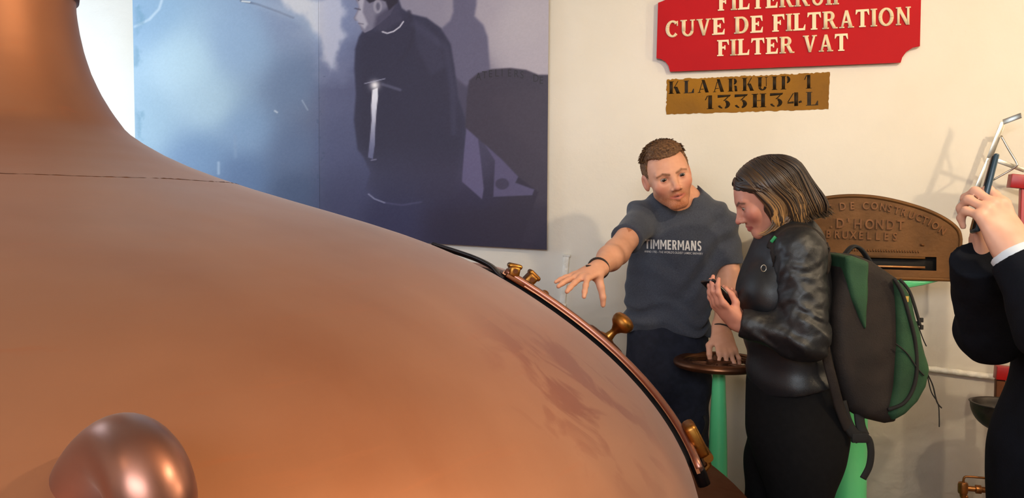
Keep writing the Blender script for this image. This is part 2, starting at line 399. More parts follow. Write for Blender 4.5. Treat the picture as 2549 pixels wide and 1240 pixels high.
# hinge at the top corner of the hatch
def kettle_frame(ph, s):
    n = KP(ph, s, 1.0)-KP(ph, s, 0.0); t = KP(ph, s-0.01)-KP(ph, s+0.01); t /= np.linalg.norm(t); n = n-t*(n@t); n /= np.linalg.norm(n)
    return n, t, np.cross(n, t)
ph, s = on_lid(1290, 712); n_, t_, w_ = kettle_frame(ph, s); c = KP(ph+0.012, s, 0.020)
mb = MB(); mb.box(c+n_*-0.006, 0.095, 0.012, 0.06, X=t_, Y=n_, Z=w_); mb.box(c+t_*0.060-n_*0.004, 0.06, 0.010, 0.032, X=t_, Y=n_, Z=w_)
mb.build('hinge_plate', M_COPPER_DARK, kettle, bevel=0.003)
for off, hh, tl in ((-0.026, 0.030, -0.35), (0.016, 0.036, 0.25)):
    mb = MB(); q = c+t_*off; tn = nrm_(n_+t_*tl); tt = np.cross(tn, w_)
    mb.box(q+tn*hh*0.45, 0.030, hh, 0.052, X=tt, Y=tn, Z=w_); mb.box(q+tn*hh*0.95, 0.040, 0.014, 0.040, X=tt, Y=tn, Z=w_); mb.build('hinge_lug', M_BRASS, kettle, bevel=0.006)
    mb = MB(); mb.lathe([(0.0065, -0.034), (0.0065, 0.034)], q+tn*hh*0.55, w_, 14); mb.build('hinge_pin', M_COPPER_DARK, kettle, autosmooth=40)
mb = MB(); q = c+n_*0.002+t_*0.078; mb.lathe([(0.011, 0), (0.011, 0.008), (0.006, 0.012), (0.0005, 0.013)], q, n_, 14); mb.build('hinge_bolt', M_BRASS, kettle, autosmooth=40)
# dark bent strap running back up the dome from the hinge
pts = []
for k, (px, py, off, dph) in enumerate([(1090, 611, 0.002, 0.035), (1140, 630, 0.008, 0.028), (1190, 648, 0.014, 0.022), (1228, 668, 0.014, 0.016), (1248, 686, 0.004, 0.010), (1262, 697, 0.002, 0.006)]):
    ph, s = on_lid(px, py); pts.append(KP(ph+dph, s, off))
mb = MB(); qq = catmull(pts, 8); mb.tube(qq, [(0.0075, 0.034)]*len(qq), 12, flat=n_); mb.build('hinge_strap', M_BLACK_IRON, kettle, True)
# latch at the lower end of the hatch
ph, s = on_lid(1712, 1105); n_, t_, w_ = kettle_frame(ph, s); c = KP(ph+0.01, s, 0.030)
mb = MB(); mb.box(c+n_*0.012, 0.085, 0.03, 0.07, X=t_, Y=n_, Z=w_); mb.build('latch_block', M_BRASS, kettle, bevel=0.010)
mb = MB(); mb.lathe([(0.012, -0.03), (0.012, 0.03)], c+t_*0.045+n_*0.018, w_, 16); mb.tube([c+t_*0.045+n_*0.018+w_*0.01, c+t_*0.075+n_*0.012+w_*0.01, c+t_*0.085-n_*0.01+w_*0.01], 0.007, 8)
mb.build('latch_pin', M_BRASS, kettle, autosmooth=40)
mb = MB(); mb.tube([c+t_*0.03-n_*0.012, c+t_*0.11-n_*0.02], 0.016, 10); mb.build('latch_foot', M_BLACK_IRON, kettle, True)

# swan-neck vent pipe rising from the near shoulder
near = P(388, 1330, 0.74); far = P(180, 1330, 0.86)
pts = catmull([near+np.array([0.02, 0.03, -0.14]), near, P(378, 1235, 0.735), P(352, 1165, 0.75), P(305, 1128, 0.785), P(248, 1165, 0.83), P(205, 1240, 0.86), far, far+np.array([0, 0.06, -0.20])], 9)
mb = MB(); mb.tube(pts, [0.0395]*len(pts), 36); mb.build('vent_pipe', M_COPPER2, kettle, True)
# ---------------------------------------------------------------- lettering helpers
def text2d(body, bold=0.0):
    """outline mesh of a word in the built-in font: (verts Nx2 with cap height 1, tris)"""
    cu = bpy.data.curves.new('t', 'FONT'); cu.body = body; cu.size = 1.0; cu.offset = bold; cu.resolution_u = 3; cu.fill_mode = 'FRONT'
    o = bpy.data.objects.new('t', cu); COL.objects.link(o)
    me = bpy.data.meshes.new_from_object(o.evaluated_get(bpy.context.evaluated_depsgraph_get()))
    bpy.data.objects.remove(o); bpy.data.curves.remove(cu)
    bm = bmesh.new(); bm.from_mesh(me); bmesh.ops.triangulate(bm, faces=bm.faces)
    v = np.array([(p.co.x, p.co.y) for p in bm.verts]); bm.verts.ensure_lookup_table()
    f = [tuple(x.index for x in q.verts) for q in bm.faces]; bnd = [tuple(x.index for x in e.verts) for e in bm.edges if len(e.link_faces) == 1]
    bm.free(); bpy.data.meshes.remove(me)
    v = v/0.73
    return v, f, bnd
def solid_text(mb, v, f, bnd, place, depth):
    """place(x,y,d) -> world"""
    n = len(mb.v); k = len(v)
    for d in (0, depth):
        for x, y in v: mb.v.append(place(x, y, d))
    mb.f += [tuple(n+i for i in q) for q in f][:0]
    mb.f += [tuple(n+k+i for i in q) for q in f]
    mb.f += [(n+a, n+b, n+k+b, n+k+a) for a, b in bnd]
    return mb

# slab-serif capitals drawn as strokes; every glyph: list of polygons (cap height 1) and its width
TK, TN = 0.235, 0.125
def g_box(x0, y0, x1, y1): return [(x0, y0), (x1, y0), (x1, y1), (x0, y1)]
def g_line(x0, y0, x1, y1, w0, w1=None):
    w1 = w0 if w1 is None else w1
    return [(x0-w0/2, y0), (x0+w0/2, y0), (x1+w1/2, y1), (x1-w1/2, y1)]
def g_arc(cx, cy, rx, ry, a0, a1, wk, wn, n=18):
    out = []
    aa = [math.radians(a0+(a1-a0)*i/n) for i in range(n+1)]
    def pt(a, s):
        w = wn+(wk-wn)*abs(math.cos(a)); return (cx+(rx+s*w/2-w/2)*math.cos(a), cy+(ry+s*w/2-w/2)*math.sin(a))
    for a, b in zip(aa[:-1], aa[1:]): out.append([pt(a, -1), pt(a, 1), pt(b, 1), pt(b, -1)])
    return out
def serif(x, y, w, up): h = 0.075; return g_box(x-w/2, y if up else y-h, x+w/2, y+h if up else y)
def stem(x, top=True, bot=True, y0=0, y1=1, w=None):
    w = TK if w is None else w; r = [g_box(x-w/2, y0, x+w/2, y1)]
    if bot: r.append(serif(x, 0, w+0.17, True))
    if top: r.append(serif(x, 1, w+0.17, False))
    return r
def arm(x0, x1, y, up=None):
    r = [g_box(x0, y-TN/2, x1, y+TN/2)]
    if up == 'd': r.append([(x1-0.09, y-TN/2), (x1, y-0.27), (x1+0.05, y-0.27), (x1+0.03, y+TN/2), (x1-0.12, y+TN/2)])
    if up == 'u': r.append([(x1-0.12, y-TN/2), (x1+0.03, y-TN/2), (x1+0.05, y+0.27), (x1, y+0.27), (x1-0.09, y+TN/2)])
    if up == 'm': r.append(g_box(x1-0.05, y-0.14, x1+0.03, y+0.14))
    return r
def glyph(ch):
    if ch == 'I': return stem(0.2), 0.40
    if ch == 'F': return stem(0.2)+arm(0.2, 0.70, 1-TN/2, 'd')+arm(0.2, 0.50, 0.52, 'm'), 0.78
    if ch == 'E': return stem(0.2)+arm(0.2, 0.70, 1-TN/2, 'd')+arm(0.2, 0.50, 0.52, 'm')+arm(0.2, 0.72, TN/2, 'u'), 0.82
    if ch == 'L': return stem(0.2)+arm(0.2, 0.70, TN/2, 'u'), 0.78
    if ch == 'T': return stem(0.45, top=False)+arm(0.45, 0.82, 1-TN/2, 'd')+[g_box(0.08, 1-TN, 0.45, 1), [(0.05, 1), (0.03, 0.73), (0.08, 0.73), (0.17, 1-TN), (0.2, 1)]], 0.90
    if ch in 'PR':
        r = stem(0.2)+[g_box(0.2, 1-TN, 0.45, 1), g_box(0.2, 0.44, 0.45, 0.44+TN)]+g_arc(0.45, 0.72, 0.30, 0.28, -90, 90, TK, TN)
        if ch == 'P': return r, 0.80
        return r+[g_line(0.76, 0, 0.50, 0.50, 0.23), g_box(0.66, 0, 0.94, 0.08)], 0.94
    if ch == 'K': return stem(0.2)+[g_line(0.30, 0.40, 0.72, 1, 0.14), g_line(0.80, 0, 0.46, 0.58, 0.24), g_box(0.58, 0.925, 0.92, 1), g_box(0.66, 0, 0.98, 0.075)], 0.98
    if ch == 'U': return stem(0.2, bot=False, y0=0.32)+stem(0.74, bot=False, y0=0.32, w=0.13)+g_arc(0.45, 0.33, 0.355, 0.34, 180, 360, 0.19, 0.12), 0.92
    if ch == 'C': return g_arc(0.47, 0.5, 0.43, 0.52, 48, 315, TK, TN)+[g_box(0.72, 0.66, 0.80, 0.97)], 0.90
    if ch == 'O': return g_arc(0.5, 0.5, 0.47, 0.52, 0, 360, TK, TN, 32), 1.0
    if ch == 'D': return stem(0.2)+[g_box(0.2, 1-TN, 0.45, 1), g_box(0.2, 0, 0.45, TN)]+g_arc(0.45, 0.5, 0.43, 0.5, -90, 90, TK, TN), 0.94
    if ch == 'V': return [g_line(0.46, 0, 0.20, 1, 0.16, TK), g_line(0.46, 0, 0.74, 1, 0.14, 0.14), serif(0.20, 1, 0.38, False), serif(0.74, 1, 0.32, False)], 0.92
    if ch == 'A': return [g_line(0.20, 0, 0.47, 1, 0.14, 0.14), g_line(0.76, 0, 0.49, 1, TK, 0.18), serif(0.20, 0, 0.32, True), serif(0.76, 0, 0.38, True), g_box(0.3, 0.28, 0.66, 0.39)], 0.96
    if ch == 'N': return stem(0.2, w=0.15)+stem(0.80, bot=False, w=0.15)+[g_line(0.78, 0, 0.20, 1, 0.23)], 1.0
    return [], 0.42
# stencil figures and capitals: fat main strokes, hairline rests, bridges left open
def stencil(ch):
    K, h = 0.26, 0.05
    def st(x): return [g_box(x-K/2, 0, x+K/2, 1), g_box(x-K/2-0.09, 0, x+K/2+0.09, 0.045), g_box(x-K/2-0.09, 0.955, x+K/2+0.09, 1)]
    if ch == 'I': return st(0.25), 0.5
    if ch == 'K': return st(0.25)+[g_line(0.48, 0.45, 0.80, 1, 0.07), g_line(0.84, 0, 0.60, 0.55, 0.28), g_box(0.66, 0, 1.0, 0.045)], 1.0
    if ch == 'L': return st(0.25)+[[(0.46, 0), (0.86, 0), (0.86, 0.34), (0.80, 0.34), (0.66, 0.06), (0.46, 0.06)]], 0.9
    if ch == 'A': return [g_line(0.16, 0, 0.40, 0.80, 0.06), g_line(0.80, 0, 0.48, 1, 0.28, 0.24), g_box(0.05, 0, 0.30, 0.045), g_box(0.27, 0.25, 0.52, 0.30)], 1.0
    if ch == 'R': return st(0.25)+g_arc(0.48, 0.76, 0.28, 0.24, -80, 80, 0.24, 0.06, 10)+[[(0.55, 0.46), (0.75, 0.40), (0.80, 0.0), (0.60, 0.0)]], 0.92
    if ch == 'P': return st(0.25)+g_arc(0.48, 0.72, 0.32, 0.28, -80, 80, 0.24, 0.06, 10), 0.86
    if ch == 'U': return [g_box(0.12, 0.28, 0.12+K, 1), g_box(0.04, 0.955, 0.46, 1), g_box(0.74, 0.3, 0.79, 1), g_box(0.66, 0.955, 0.88, 1)]+g_arc(0.46, 0.30, 0.34, 0.32, 190, 350, 0.22, 0.10, 12), 0.96
    if ch == 'H': return st(0.25)+st(0.80)+[g_box(0.42, 0.47, 0.50, 0.53), g_box(0.55, 0.47, 0.63, 0.53)], 1.05
    if ch == '1': return [g_box(0.30, 0, 0.30+K, 1), g_box(0.2, 0, 0.66, 0.04), g_line(0.10, 0.66, 0.26, 0.98, 0.07)], 0.72
    if ch == '3': return [[(0.02, 1), (0.92, 1), (0.84, 0.86), (0.02, 0.80)], g_line(0.44, 0.56, 0.72, 0.84, 0.10)]+g_arc(0.44, 0.30, 0.42, 0.32, -80, 75, 0.28, 0.06, 12)+g_arc(0.36, 0.26, 0.33, 0.26, 190, 265, 0.16, 0.07, 6), 0.95
    if ch == '4': return [g_box(0.52, 0, 0.52+K, 1), g_line(0.08, 0.30, 0.46, 0.95, 0.07), [(0.04, 0.20), (0.48, 0.20), (0.48, 0.36), (0.10, 0.30)], [(0.82, 0.20), (1.04, 0.26), (1.0, 0.40), (0.82, 0.34)]], 1.08
    return [], 0.55
def place_line(parent, m, word, fn, x0, x1, base0, base1, cap0, cap1, off, depth, gap, name='letter'):
    """letters between two baseline pixels on the back wall, each an object of its own"""
    gl = [(c, *fn(c)) for c in word]; tot = sum(g[2] for g in gl)+gap*(len(gl)-1); x = 0.0
    for c, polys, w in gl:
        if polys:
            mb = MB()
            for pi_, poly in enumerate(polys):
                dd_ = depth*(1-0.02*pi_) if depth > 0.002 else depth*(1-0.015*pi_)
                a = sum(poly[i][0]*poly[(i+1) % len(poly)][1]-poly[(i+1) % len(poly)][0]*poly[i][1] for i in range(len(poly)))
                if a < 0: poly = poly[::-1]
                n = len(mb.v); k = len(poly)
                for d in (0, dd_):
                    for gx, gy in poly:
                        t = (x+gx)/tot; cap = cap0+(cap1-cap0)*t
                        mb.v.append(PW(x0+(x1-x0)*t, base0+(base1-base0)*t-gy*cap, off+d))
                mb.f.append(tuple(n+k+i for i in range(k)))
                mb.f += [(n+i, n+(i+1) % k, n+k+(i+1) % k, n+k+i) for i in range(k)]
            o = mesh_obj(name, mb.v, list(mb.f), m, parent)
        x += w+gap

# ---------------------------------------------------------------- poster: two printed panels
def poly_sd(x, y, poly):
    """signed distance (negative inside) of points to a polygon"""
    poly = np.asarray(poly, float); d = np.full(x.shape, 1e9); s = np.zeros(x.shape, bool); n = len(poly)
    for i in range(n):
        ax, ay = poly[i]; bx, by = poly[(i+1) % n]; ex, ey = bx-ax, by-ay
        t = np.clip(((x-ax)*ex+(y-ay)*ey)/(ex*ex+ey*ey+1e-9), 0, 1); d = np.minimum(d, (x-ax-t*ex)**2+(y-ay-t*ey)**2)
        c = ((ay > y) != (by > y)) & (x < ex*(y-ay)/((ey if abs(ey) > 1e-9 else 1e-9))+ax); s ^= c
    d = np.sqrt(d); return np.where(s, -d, d)
def sstep(e0, e1, x): t = np.clip((x-e0)/(e1-e0), 0, 1); return t*t*(3-2*t)
def vnoise(x, y, seed=0, octv=4):
    o = np.zeros_like(x); amp = 1.0; r = np.random.RandomState(seed)
    for k in range(octv):
        g = r.rand(64, 64); xi = np.floor(x).astype(int); yi = np.floor(y).astype(int); fx = x-xi; fy = y-yi
        fx = fx*fx*(3-2*fx); fy = fy*fy*(3-2*fy)
        q = lambda a, b: g[a % 64, b % 64]
        o += amp*((q(xi, yi)*(1-fx)+q(xi+1, yi)*fx)*(1-fy)+(q(xi, yi+1)*(1-fx)+q(xi+1, yi+1)*fx)*fy-0.5); x = x*2.03; y = y*2.03; amp *= 0.5
    return o
def paint_poster(x, y):
    C = np.zeros(x.shape+(3,))
    def lay(mask, col):
        c = np.asarray(col, float)
        C[...] = C*(1-mask[..., None])+c*mask[..., None]
    # control colours blended by distance (print tones, window haze mixed in at the left)
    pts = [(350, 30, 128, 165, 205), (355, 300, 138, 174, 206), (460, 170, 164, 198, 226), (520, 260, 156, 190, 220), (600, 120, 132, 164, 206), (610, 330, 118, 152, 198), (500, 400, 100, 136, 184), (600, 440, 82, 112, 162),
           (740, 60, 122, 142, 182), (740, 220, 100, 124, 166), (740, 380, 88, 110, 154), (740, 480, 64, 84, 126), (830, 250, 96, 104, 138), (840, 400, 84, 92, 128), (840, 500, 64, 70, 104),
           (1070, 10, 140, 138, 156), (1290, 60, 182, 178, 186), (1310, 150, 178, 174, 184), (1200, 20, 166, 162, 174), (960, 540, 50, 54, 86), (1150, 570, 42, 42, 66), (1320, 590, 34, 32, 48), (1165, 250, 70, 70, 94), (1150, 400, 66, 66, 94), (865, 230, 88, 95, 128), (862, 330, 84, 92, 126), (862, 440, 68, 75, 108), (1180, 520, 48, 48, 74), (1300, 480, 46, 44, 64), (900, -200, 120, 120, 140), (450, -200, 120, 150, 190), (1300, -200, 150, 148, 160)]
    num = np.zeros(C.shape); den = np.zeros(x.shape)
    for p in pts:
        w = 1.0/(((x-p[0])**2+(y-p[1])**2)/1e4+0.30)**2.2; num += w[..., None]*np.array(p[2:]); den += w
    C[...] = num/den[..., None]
    # left panel: streaks and glints of the vat
    def stroke(pl, w, col, a, soft=1.5):
        d = np.full(x.shape, 1e9)
        for (ax, ay), (bx, by) in zip(pl[:-1], pl[1:]):
            ex, ey = bx-ax, by-ay; t = np.clip(((x-ax)*ex+(y-ay)*ey)/(ex*ex+ey*ey), 0, 1); d = np.minimum(d, np.hypot(x-ax-t*ex, y-ay-t*ey))
        lay(a*(1-sstep(w-soft, w+soft, d)), col)
    stroke([(336, 66), (372, 48), (396, 22), (406, -10)], 3, (196, 216, 238), 0.6, 3)
    stroke([(600, 2), (640, 10), (690, 28), (730, 44)], 2.5, (70, 84, 116), 0.7, 2)
    stroke([(640, 6), (700, 22), (760, 50), (790, 90)], 12, (150, 172, 206), 0.45, 12)
    stroke([(602, 3), (622, 5)], 1.5, (225, 235, 245), 0.9)
    stroke([(752, 250), (766, 274)], 1.5, (160, 180, 212), 0.6); stroke([(684, 276), (690, 280)], 2, (190, 205, 228), 0.8)
    stroke([(544, 405), (544, 432)], 3, (165, 190, 222), 0.6, 3); stroke([(585, 340), (586, 390)], 4, (120, 148, 190), 0.5, 4)
    left_grime = (1-sstep(0, 22, np.abs(x-345-6*np.sin(y/40))))*sstep(0.05, 0.5, vnoise(x/18, y/26, 3)+0.1)
    lay(0.5*left_grime*(y < 420), (86, 132, 168))
    # steam cloud
    cl = vnoise(x/60+3, y/60, 5, 5)
    d = poly_sd(x, y, [(700, -20), (868, -20), (866, 60), (862, 95), (845, 150), (838, 178), (820, 185), (803, 160), (790, 110), (760, 60), (720, 20)])
    lay(0.92*(1-sstep(-14, 8, d+30*cl+6)), (214, 218, 230))
    lay(0.35*(1-sstep(-10, 60, d+60*cl)), (150, 164, 196))
    # the wall shadow of the worker
    lay(1-sstep(-5, 5, poly_sd(x, y, [(1126, -60), (1188, -60), (1186, 12), (1181, 40), (1203, 62), (1214, 92), (1220, 175), (1160, 215), (1120, 180), (1100, 70), (1120, 52), (1128, 30)])), (98, 98, 124))
    # worker's coat
    body = [(905, 74), (893, 92), (884, 122), (882, 170), (886, 235), (881, 300), (890, 372), (905, 392), (922, 430), (910, 470), (960, 505), (1060, 508), (1140, 490), (1158, 380), (1160, 300), (1140, 240), (1132, 170), (1122, 110), (1098, 70), (1062, 44), (1020, 34), (1000, 20), (985, -20), (940, 20), (930, 66)]
    d = poly_sd(x, y, body); fade = 1-0.75*sstep(330, 500, y)
    lay((1-sstep(-4, 4, d))*fade, (52, 54, 78)); 
    lay((1-sstep(-26, 0, d))*0.45*fade, (44, 45, 66))
    lay((1-sstep(-16, 0, poly_sd(x, y, [(1012, 30), (1060, 50), (1100, 90), (1118, 170), (1070, 200), (1030, 120)])))*0.35*fade, (72, 74, 100)); stroke([(1018, 30), (1030, 70), (1024, 110), (1000, 150)], 5, (46, 47, 68), 0.8, 4); stroke([(1030, 60), (1110, 120), (1126, 220), (1130, 330)], 7, (74, 76, 104), 0.35, 7)
    # face, ear, hair, collar
    lay(1-sstep(-1.5, 1.5, poly_sd(x, y, [(884, -30), (886, 2), (893, 14), (889, 28), (880, 45), (884, 52), (892, 53), (893, 60), (897, 66), (898, 73), (908, 82), (925, 74), (944, 60), (972, 36), (985, 10), (970, -30)])), (122, 122, 142))
    lay((1-sstep(-6, 2, poly_sd(x, y, [(884, -30), (890, 8), (893, 20), (882, 45), (894, 62), (908, 76), (918, 60), (905, 30), (912, -30)])))*0.8, (186, 186, 200))
    lay((1-sstep(-8, 8, poly_sd(x, y, [(936, 40), (990, 0), (1002, 50), (955, 80), (930, 74)])))*0.8, (64, 64, 88))
    lay(1-sstep(-2.5, 2.5, poly_sd(x, y, [(880, -60), (1000, -60), (990, 6), (968, 26), (960, 4), (944, -2), (920, 8), (905, -6), (892, 2)])), (44, 42, 58))
    lay(1-sstep(-1.5, 1.5, np.hypot((x-940)/11, (y-16)/17)*11-11), (150, 150, 166)); lay(0.8*(1-sstep(-2, 2, np.hypot((x-941)/5, (y-16)/10)*6-6)), (84, 84, 106))
    stroke([(884, 21), (897, 24)], 1.5, (60, 60, 78), 0.8); stroke([(893, 58), (904, 60)], 1.2, (90, 88, 106), 0.8)
    stroke([(952, 79), (964, 83), (980, 78), (995, 67), (1004, 54)], 1.6, (214, 214, 226), 0.95, 1.2)
    # bright gap beside the arm and the glint
    t = sstep(230, 395, y)
    m_ = 1-sstep(-1.5, 1.5, poly_sd(x, y, [(927, 224), (940, 218), (941, 240), (937, 275), (934, 320), (933, 360), (928, 396), (916, 392), (921, 345), (925, 300), (924, 262)]))
    C[...] = C*(1-m_[..., None])+(np.array([236, 240, 250])*(1-t[..., None])+np.array([104, 110, 144])*t[..., None])*m_[..., None]
    gl_ = np.exp(-((x-933)**2+(y-212)**2)/130.0); lay(gl_, (255, 255, 255)); stroke([(908, 208), (958, 196)], 1.0, (190, 196, 220), 0.7, 1)
    stroke([(952, 210), (966, 214), (996, 224)], 3.5, (112, 116, 142), 0.5, 2)
    # dark cast plate, legs and gaps at the right
    lay(1-sstep(-3, 3, poly_sd(x, y, [(1158, 318), (1162, 240), (1168, 200), (1190, 182), (1225, 172), (1270, 169), (1310, 174), (1340, 186), (1370, 186), (1370, 620), (1300, 600), (1340, 478), (1290, 440), (1207, 360)])), (60, 57, 74))
    lay((1-sstep(-30, 0, poly_sd(x, y, [(1200, 230), (1370, 200), (1370, 430), (1250, 330)])))*0.5, (66, 62, 78))
    lay(1-sstep(-2, 2, poly_sd(x, y, [(1161, 320), (1190, 346), (1197, 400), (1204, 470), (1200, 496), (1150, 452), (1155, 380)])), (94, 92, 128))
    lay(1-sstep(-2, 2, poly_sd(x, y, [(1207, 360), (1250, 398), (1290, 440), (1283, 455), (1330, 472), (1325, 486), (1228, 490), (1232, 400)])), (86, 84, 118))
    lay(1-sstep(-2, 2, np.hypot((x-1250)/17, (y-458)/14)*15-15), (62, 60, 86))
    # floor dark, bucket glint
    lay(0.85*sstep(500, 545, y+0.05*(x-1100))*sstep(1000, 1230, x), (44, 42, 62))
    stroke([(917, 483), (932, 495), (958, 505)], 1.4, (150, 156, 186), 0.9, 1.2); stroke([(960, 505), (1000, 511), (1048, 503)], 2, (84, 86, 120), 0.6, 2); stroke([(924, 399), (936, 397)], 1.3, (150, 152, 180), 0.8)
    # panel seam, speckles
    sp = vnoise(x/7, y/9, 11, 2); lay(0.4*(np.abs(x-795) < 14)*(sp > 0.42)*(y > 180), (60, 78, 112))
    right = sstep(792, 797, x); C[...] *= (1-0.05*right)[..., None]; C[..., 0] += 3*right
    C += (vnoise(x/3, y/3, 21, 2)*5)[..., None]
    return np.clip(C, 0, 255)

M_PRINT = mat('satin_print', (1, 1, 1), 0.42, attr='col', spec=0.35)
M_EDGE = mat('poster_edge', rgb(58, 54, 58), 0.6, col2=rgb(44, 42, 46))
PCOR = [(340.5, 566), (1361, 622), (1368.5, -300), (324, -300)]   # BL BR TR TL
poster = empty('wall_poster', PW(850, 594, 0.02), 'large blue-toned photo poster of a brewer in steam, in two panels', 'poster')
def poster_pt(u, v):
    b = np.array(PCOR, float)
    return ((1-u)*(1-v))[..., None]*b[0]+(u*(1-v))[..., None]*b[1]+(u*v)[..., None]*b[2]+((1-u)*v)[..., None]*b[3]
def PWv(px, py, off):
    u = (px-W/2)/F; v_ = -(py-H/2)/F
    d = np.stack([u, math.cos(PITCH)+v_*math.sin(PITCH), -math.sin(PITCH)+v_*math.cos(PITCH)], -1)
    o = np.array([0, WA, -CAMZ])+WN*off
    t = (o @ WN)/(d @ WN); return d*t[..., None]+np.array([0, 0, CAMZ])
for (u0, u1) in ((0.0, 0.4463), (0.4467, 1.0)):
    nx = int((u1-u0)*1030/2.4); ny = 360
    # finer rows inside the frame than above it
    U, V = np.meshgrid(np.linspace(u0, u1, nx), np.concatenate([np.linspace(0, 0.70, ny-40), np.linspace(0.705, 1, 40)]))
    q = poster_pt(U, V); pts = PWv(q[..., 0], q[..., 1], 0.034)
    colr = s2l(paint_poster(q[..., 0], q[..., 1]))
    wx_ = sstep(760, 830, q[..., 0])[..., None]; colr = colr*(np.array([1.28, 1.20, 1.06])*(1-wx_)+np.array([1.06, 1.06, 1.10])*wx_)  # left panel's colours lightened for the window glare
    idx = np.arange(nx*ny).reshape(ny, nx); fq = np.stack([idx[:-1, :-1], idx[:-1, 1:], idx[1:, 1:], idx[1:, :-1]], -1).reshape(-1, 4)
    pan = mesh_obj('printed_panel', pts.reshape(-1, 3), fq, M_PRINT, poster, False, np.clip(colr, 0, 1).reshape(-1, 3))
    mb = MB(); cor = poster_pt(np.array([u0, u1, u1, u0]), np.array([0, 0, 1.0, 1.0]))
    for off in (0.012, 0.0335):
        for cx_, cy_ in cor: mb.v.append(PW(cx_, cy_, off))
    mb.f += [(3, 2, 1, 0), (4, 5, 6, 7)]+[(i, (i+1) % 4, 4+(i+1) % 4, 4+i) for i in range(4)]
    mb.build('panel_core', M_EDGE, pan)
# raised faint lettering printed on the poster's dark plate
M_PRINT_TXT = mat('print_grey', rgb(30, 28, 40), 0.5, col2=rgb(34, 32, 44))
for i, ch in enumerate('ATELIERS DE'):
    if ch == ' ': continue
    a = i/10.0; px = 1184+a*158; py = 212-22*math.sin(math.pi*min(a*0.75+0.2, 1))
    v2, f2, b2 = text2d(ch, 0.0); mb = MB(); n = len(mb.v)
    solid_text(mb, v2, f2, b2, lambda x, y, d: PW(px+x*15, py-y*19, 0.0342+d), 0.0006); mb.build('print_letter', M_PRINT_TXT, poster)

# ---------------------------------------------------------------- red sign
M_RED = mat('red_sign_paint', rgb(186, 18, 26), 0.6, col2=rgb(178, 16, 24), nscale=3, spec=0.15)
M_CREAM = mat('cream_letter', rgb(246, 222, 180), 0.5, col2=rgb(240, 212, 168), nscale=12)
sign = empty('hanging_sign', PW(1960, 170, 0.01), 'red board with cream serif lettering and scooped corners on the wall', 'sign')
out = [(1634, 145), (1645, 147), (1656, 153), (1664, 164), (1668, 178.5), (2242, 156), (2246, 143), (2256, 129), (2272, 119), (2290, 115), (2293, -10), (2275, -15), (2262, -26), (2256, -42), (2255, -84), (1676, -62), (1674, -30), (1668, -14), (1656, 0), (1638, 7)]
mb = MB()
for off in (0.008, 0.028):
    for x, y in out: mb.v.append(PW(x, y, off))
n = len(out); mb.f += [tuple(reversed(range(n))), tuple(range(n, 2*n))]+[(i, (i+1) % n, n+(i+1) % n, n+i) for i in range(n)]
mb.build('board', M_RED, sign)
place_line(sign, M_CREAM, 'FILTERKUIP', glyph, 1787, 2104, 27, 10, 43, 46, 0.028, 0.006, 0.05)
place_line(sign, M_CREAM, 'CUVE DE FILTRATION', glyph, 1655, 2269, 93.5, 61, 41, 45, 0.028, 0.006, 0.05)
place_line(sign, M_CREAM, 'FILTER VAT', glyph, 1785, 2112, 140, 126, 40, 43, 0.028, 0.006, 0.05)

# ---------------------------------------------------------------- painted capacity label
M_OCHRE = mat('ochre_wall_paint', rgb(158, 106, 8), 0.6, col2=rgb(132, 88, 16), nscale=4, bump=0.2, bscale=60, spec=0.2)
M_STENCIL = mat('black_stencil_paint', rgb(30, 22, 12), 0.6, col2=rgb(52, 36, 14), nscale=40, spec=0.2)
lab = empty('painted_label', PW(1860, 280, 0.001), 'ochre patch of old wall paint with black stencilled capacity', 'sign')
r_ = random.Random(3); ed = []
def jag(x0, y0, x1, y1, n, a):
    for i in range(n):
        t = i/n; ed.append((x0+(x1-x0)*t+r_.uniform(-a, a)*(abs(y1-y0) > abs(x1-x0)), y0+(y1-y0)*t+r_.uniform(-a, a)*(abs(y1-y0) <= abs(x1-x0))))
jag(1659, 285, 2062, 272, 60, 1.2); jag(2062, 272, 2066, 180, 14, 1.2); jag(2066, 180, 1660, 198, 90, 1.8); jag(1660, 198, 1658, 285, 20, 1.6)
mb = MB(); n = len(ed)
for off in (0.0002, 0.0016):
    for x, y in ed: mb.v.append(PW(x, y, off))
mb.f += [tuple(reversed(range(n))), tuple(range(n, 2*n))]+[(i, (i+1) % n, n+(i+1) % n, n+i) for i in range(n)]
mb.build('paint_patch', M_OCHRE, lab)
place_line(lab, M_STENCIL, 'KLAARKUIP 1', stencil, 1663, 2022, 234, 220, 31, 34, 0.0016, 0.0006, 0.22, 'stencil_letter')
place_line(lab, M_STENCIL, '133H34L', stencil, 1752, 2038, 272, 262, 34, 34, 0.0016, 0.0006, 0.20, 'stencil_letter')

# ---------------------------------------------------------------- wall pipe and trunking
M_WPIPE = mat('white_painted_pipe', rgb(230, 226, 218), 0.55, col2=rgb(214, 208, 196), nscale=30, bump=0.4, bscale=60)
mb = MB(); a, b = PW(1411, 634, 0.008), PW(1400, 770, 0.008); d = b-a; ln = np.linalg.norm(d); d /= ln
X = np.cross(WN, d); mb.box((a+b)/2, ln, 0.026, 0.018, X=d, Y=X, Z=WN); mb.box(b-d*0.012, 0.03, 0.036, 0.024, X=d, Y=X, Z=WN); mb.box(a+d*0.004, 0.012, 0.036, 0.02, X=d, Y=X, Z=WN)
tag(mb.build('cable_trunking', M_WPIPE, bevel=0.003), 'short white painted upright trunking on the wall below the poster', 'trunking')
mb = MB(); pts = [PW(2190, 905, 0.012), PW(2310, 918, 0.012), PW(2390, 928, 0.012), PW(2472, 938, 0.012), PW(2620, 953, 0.012)]
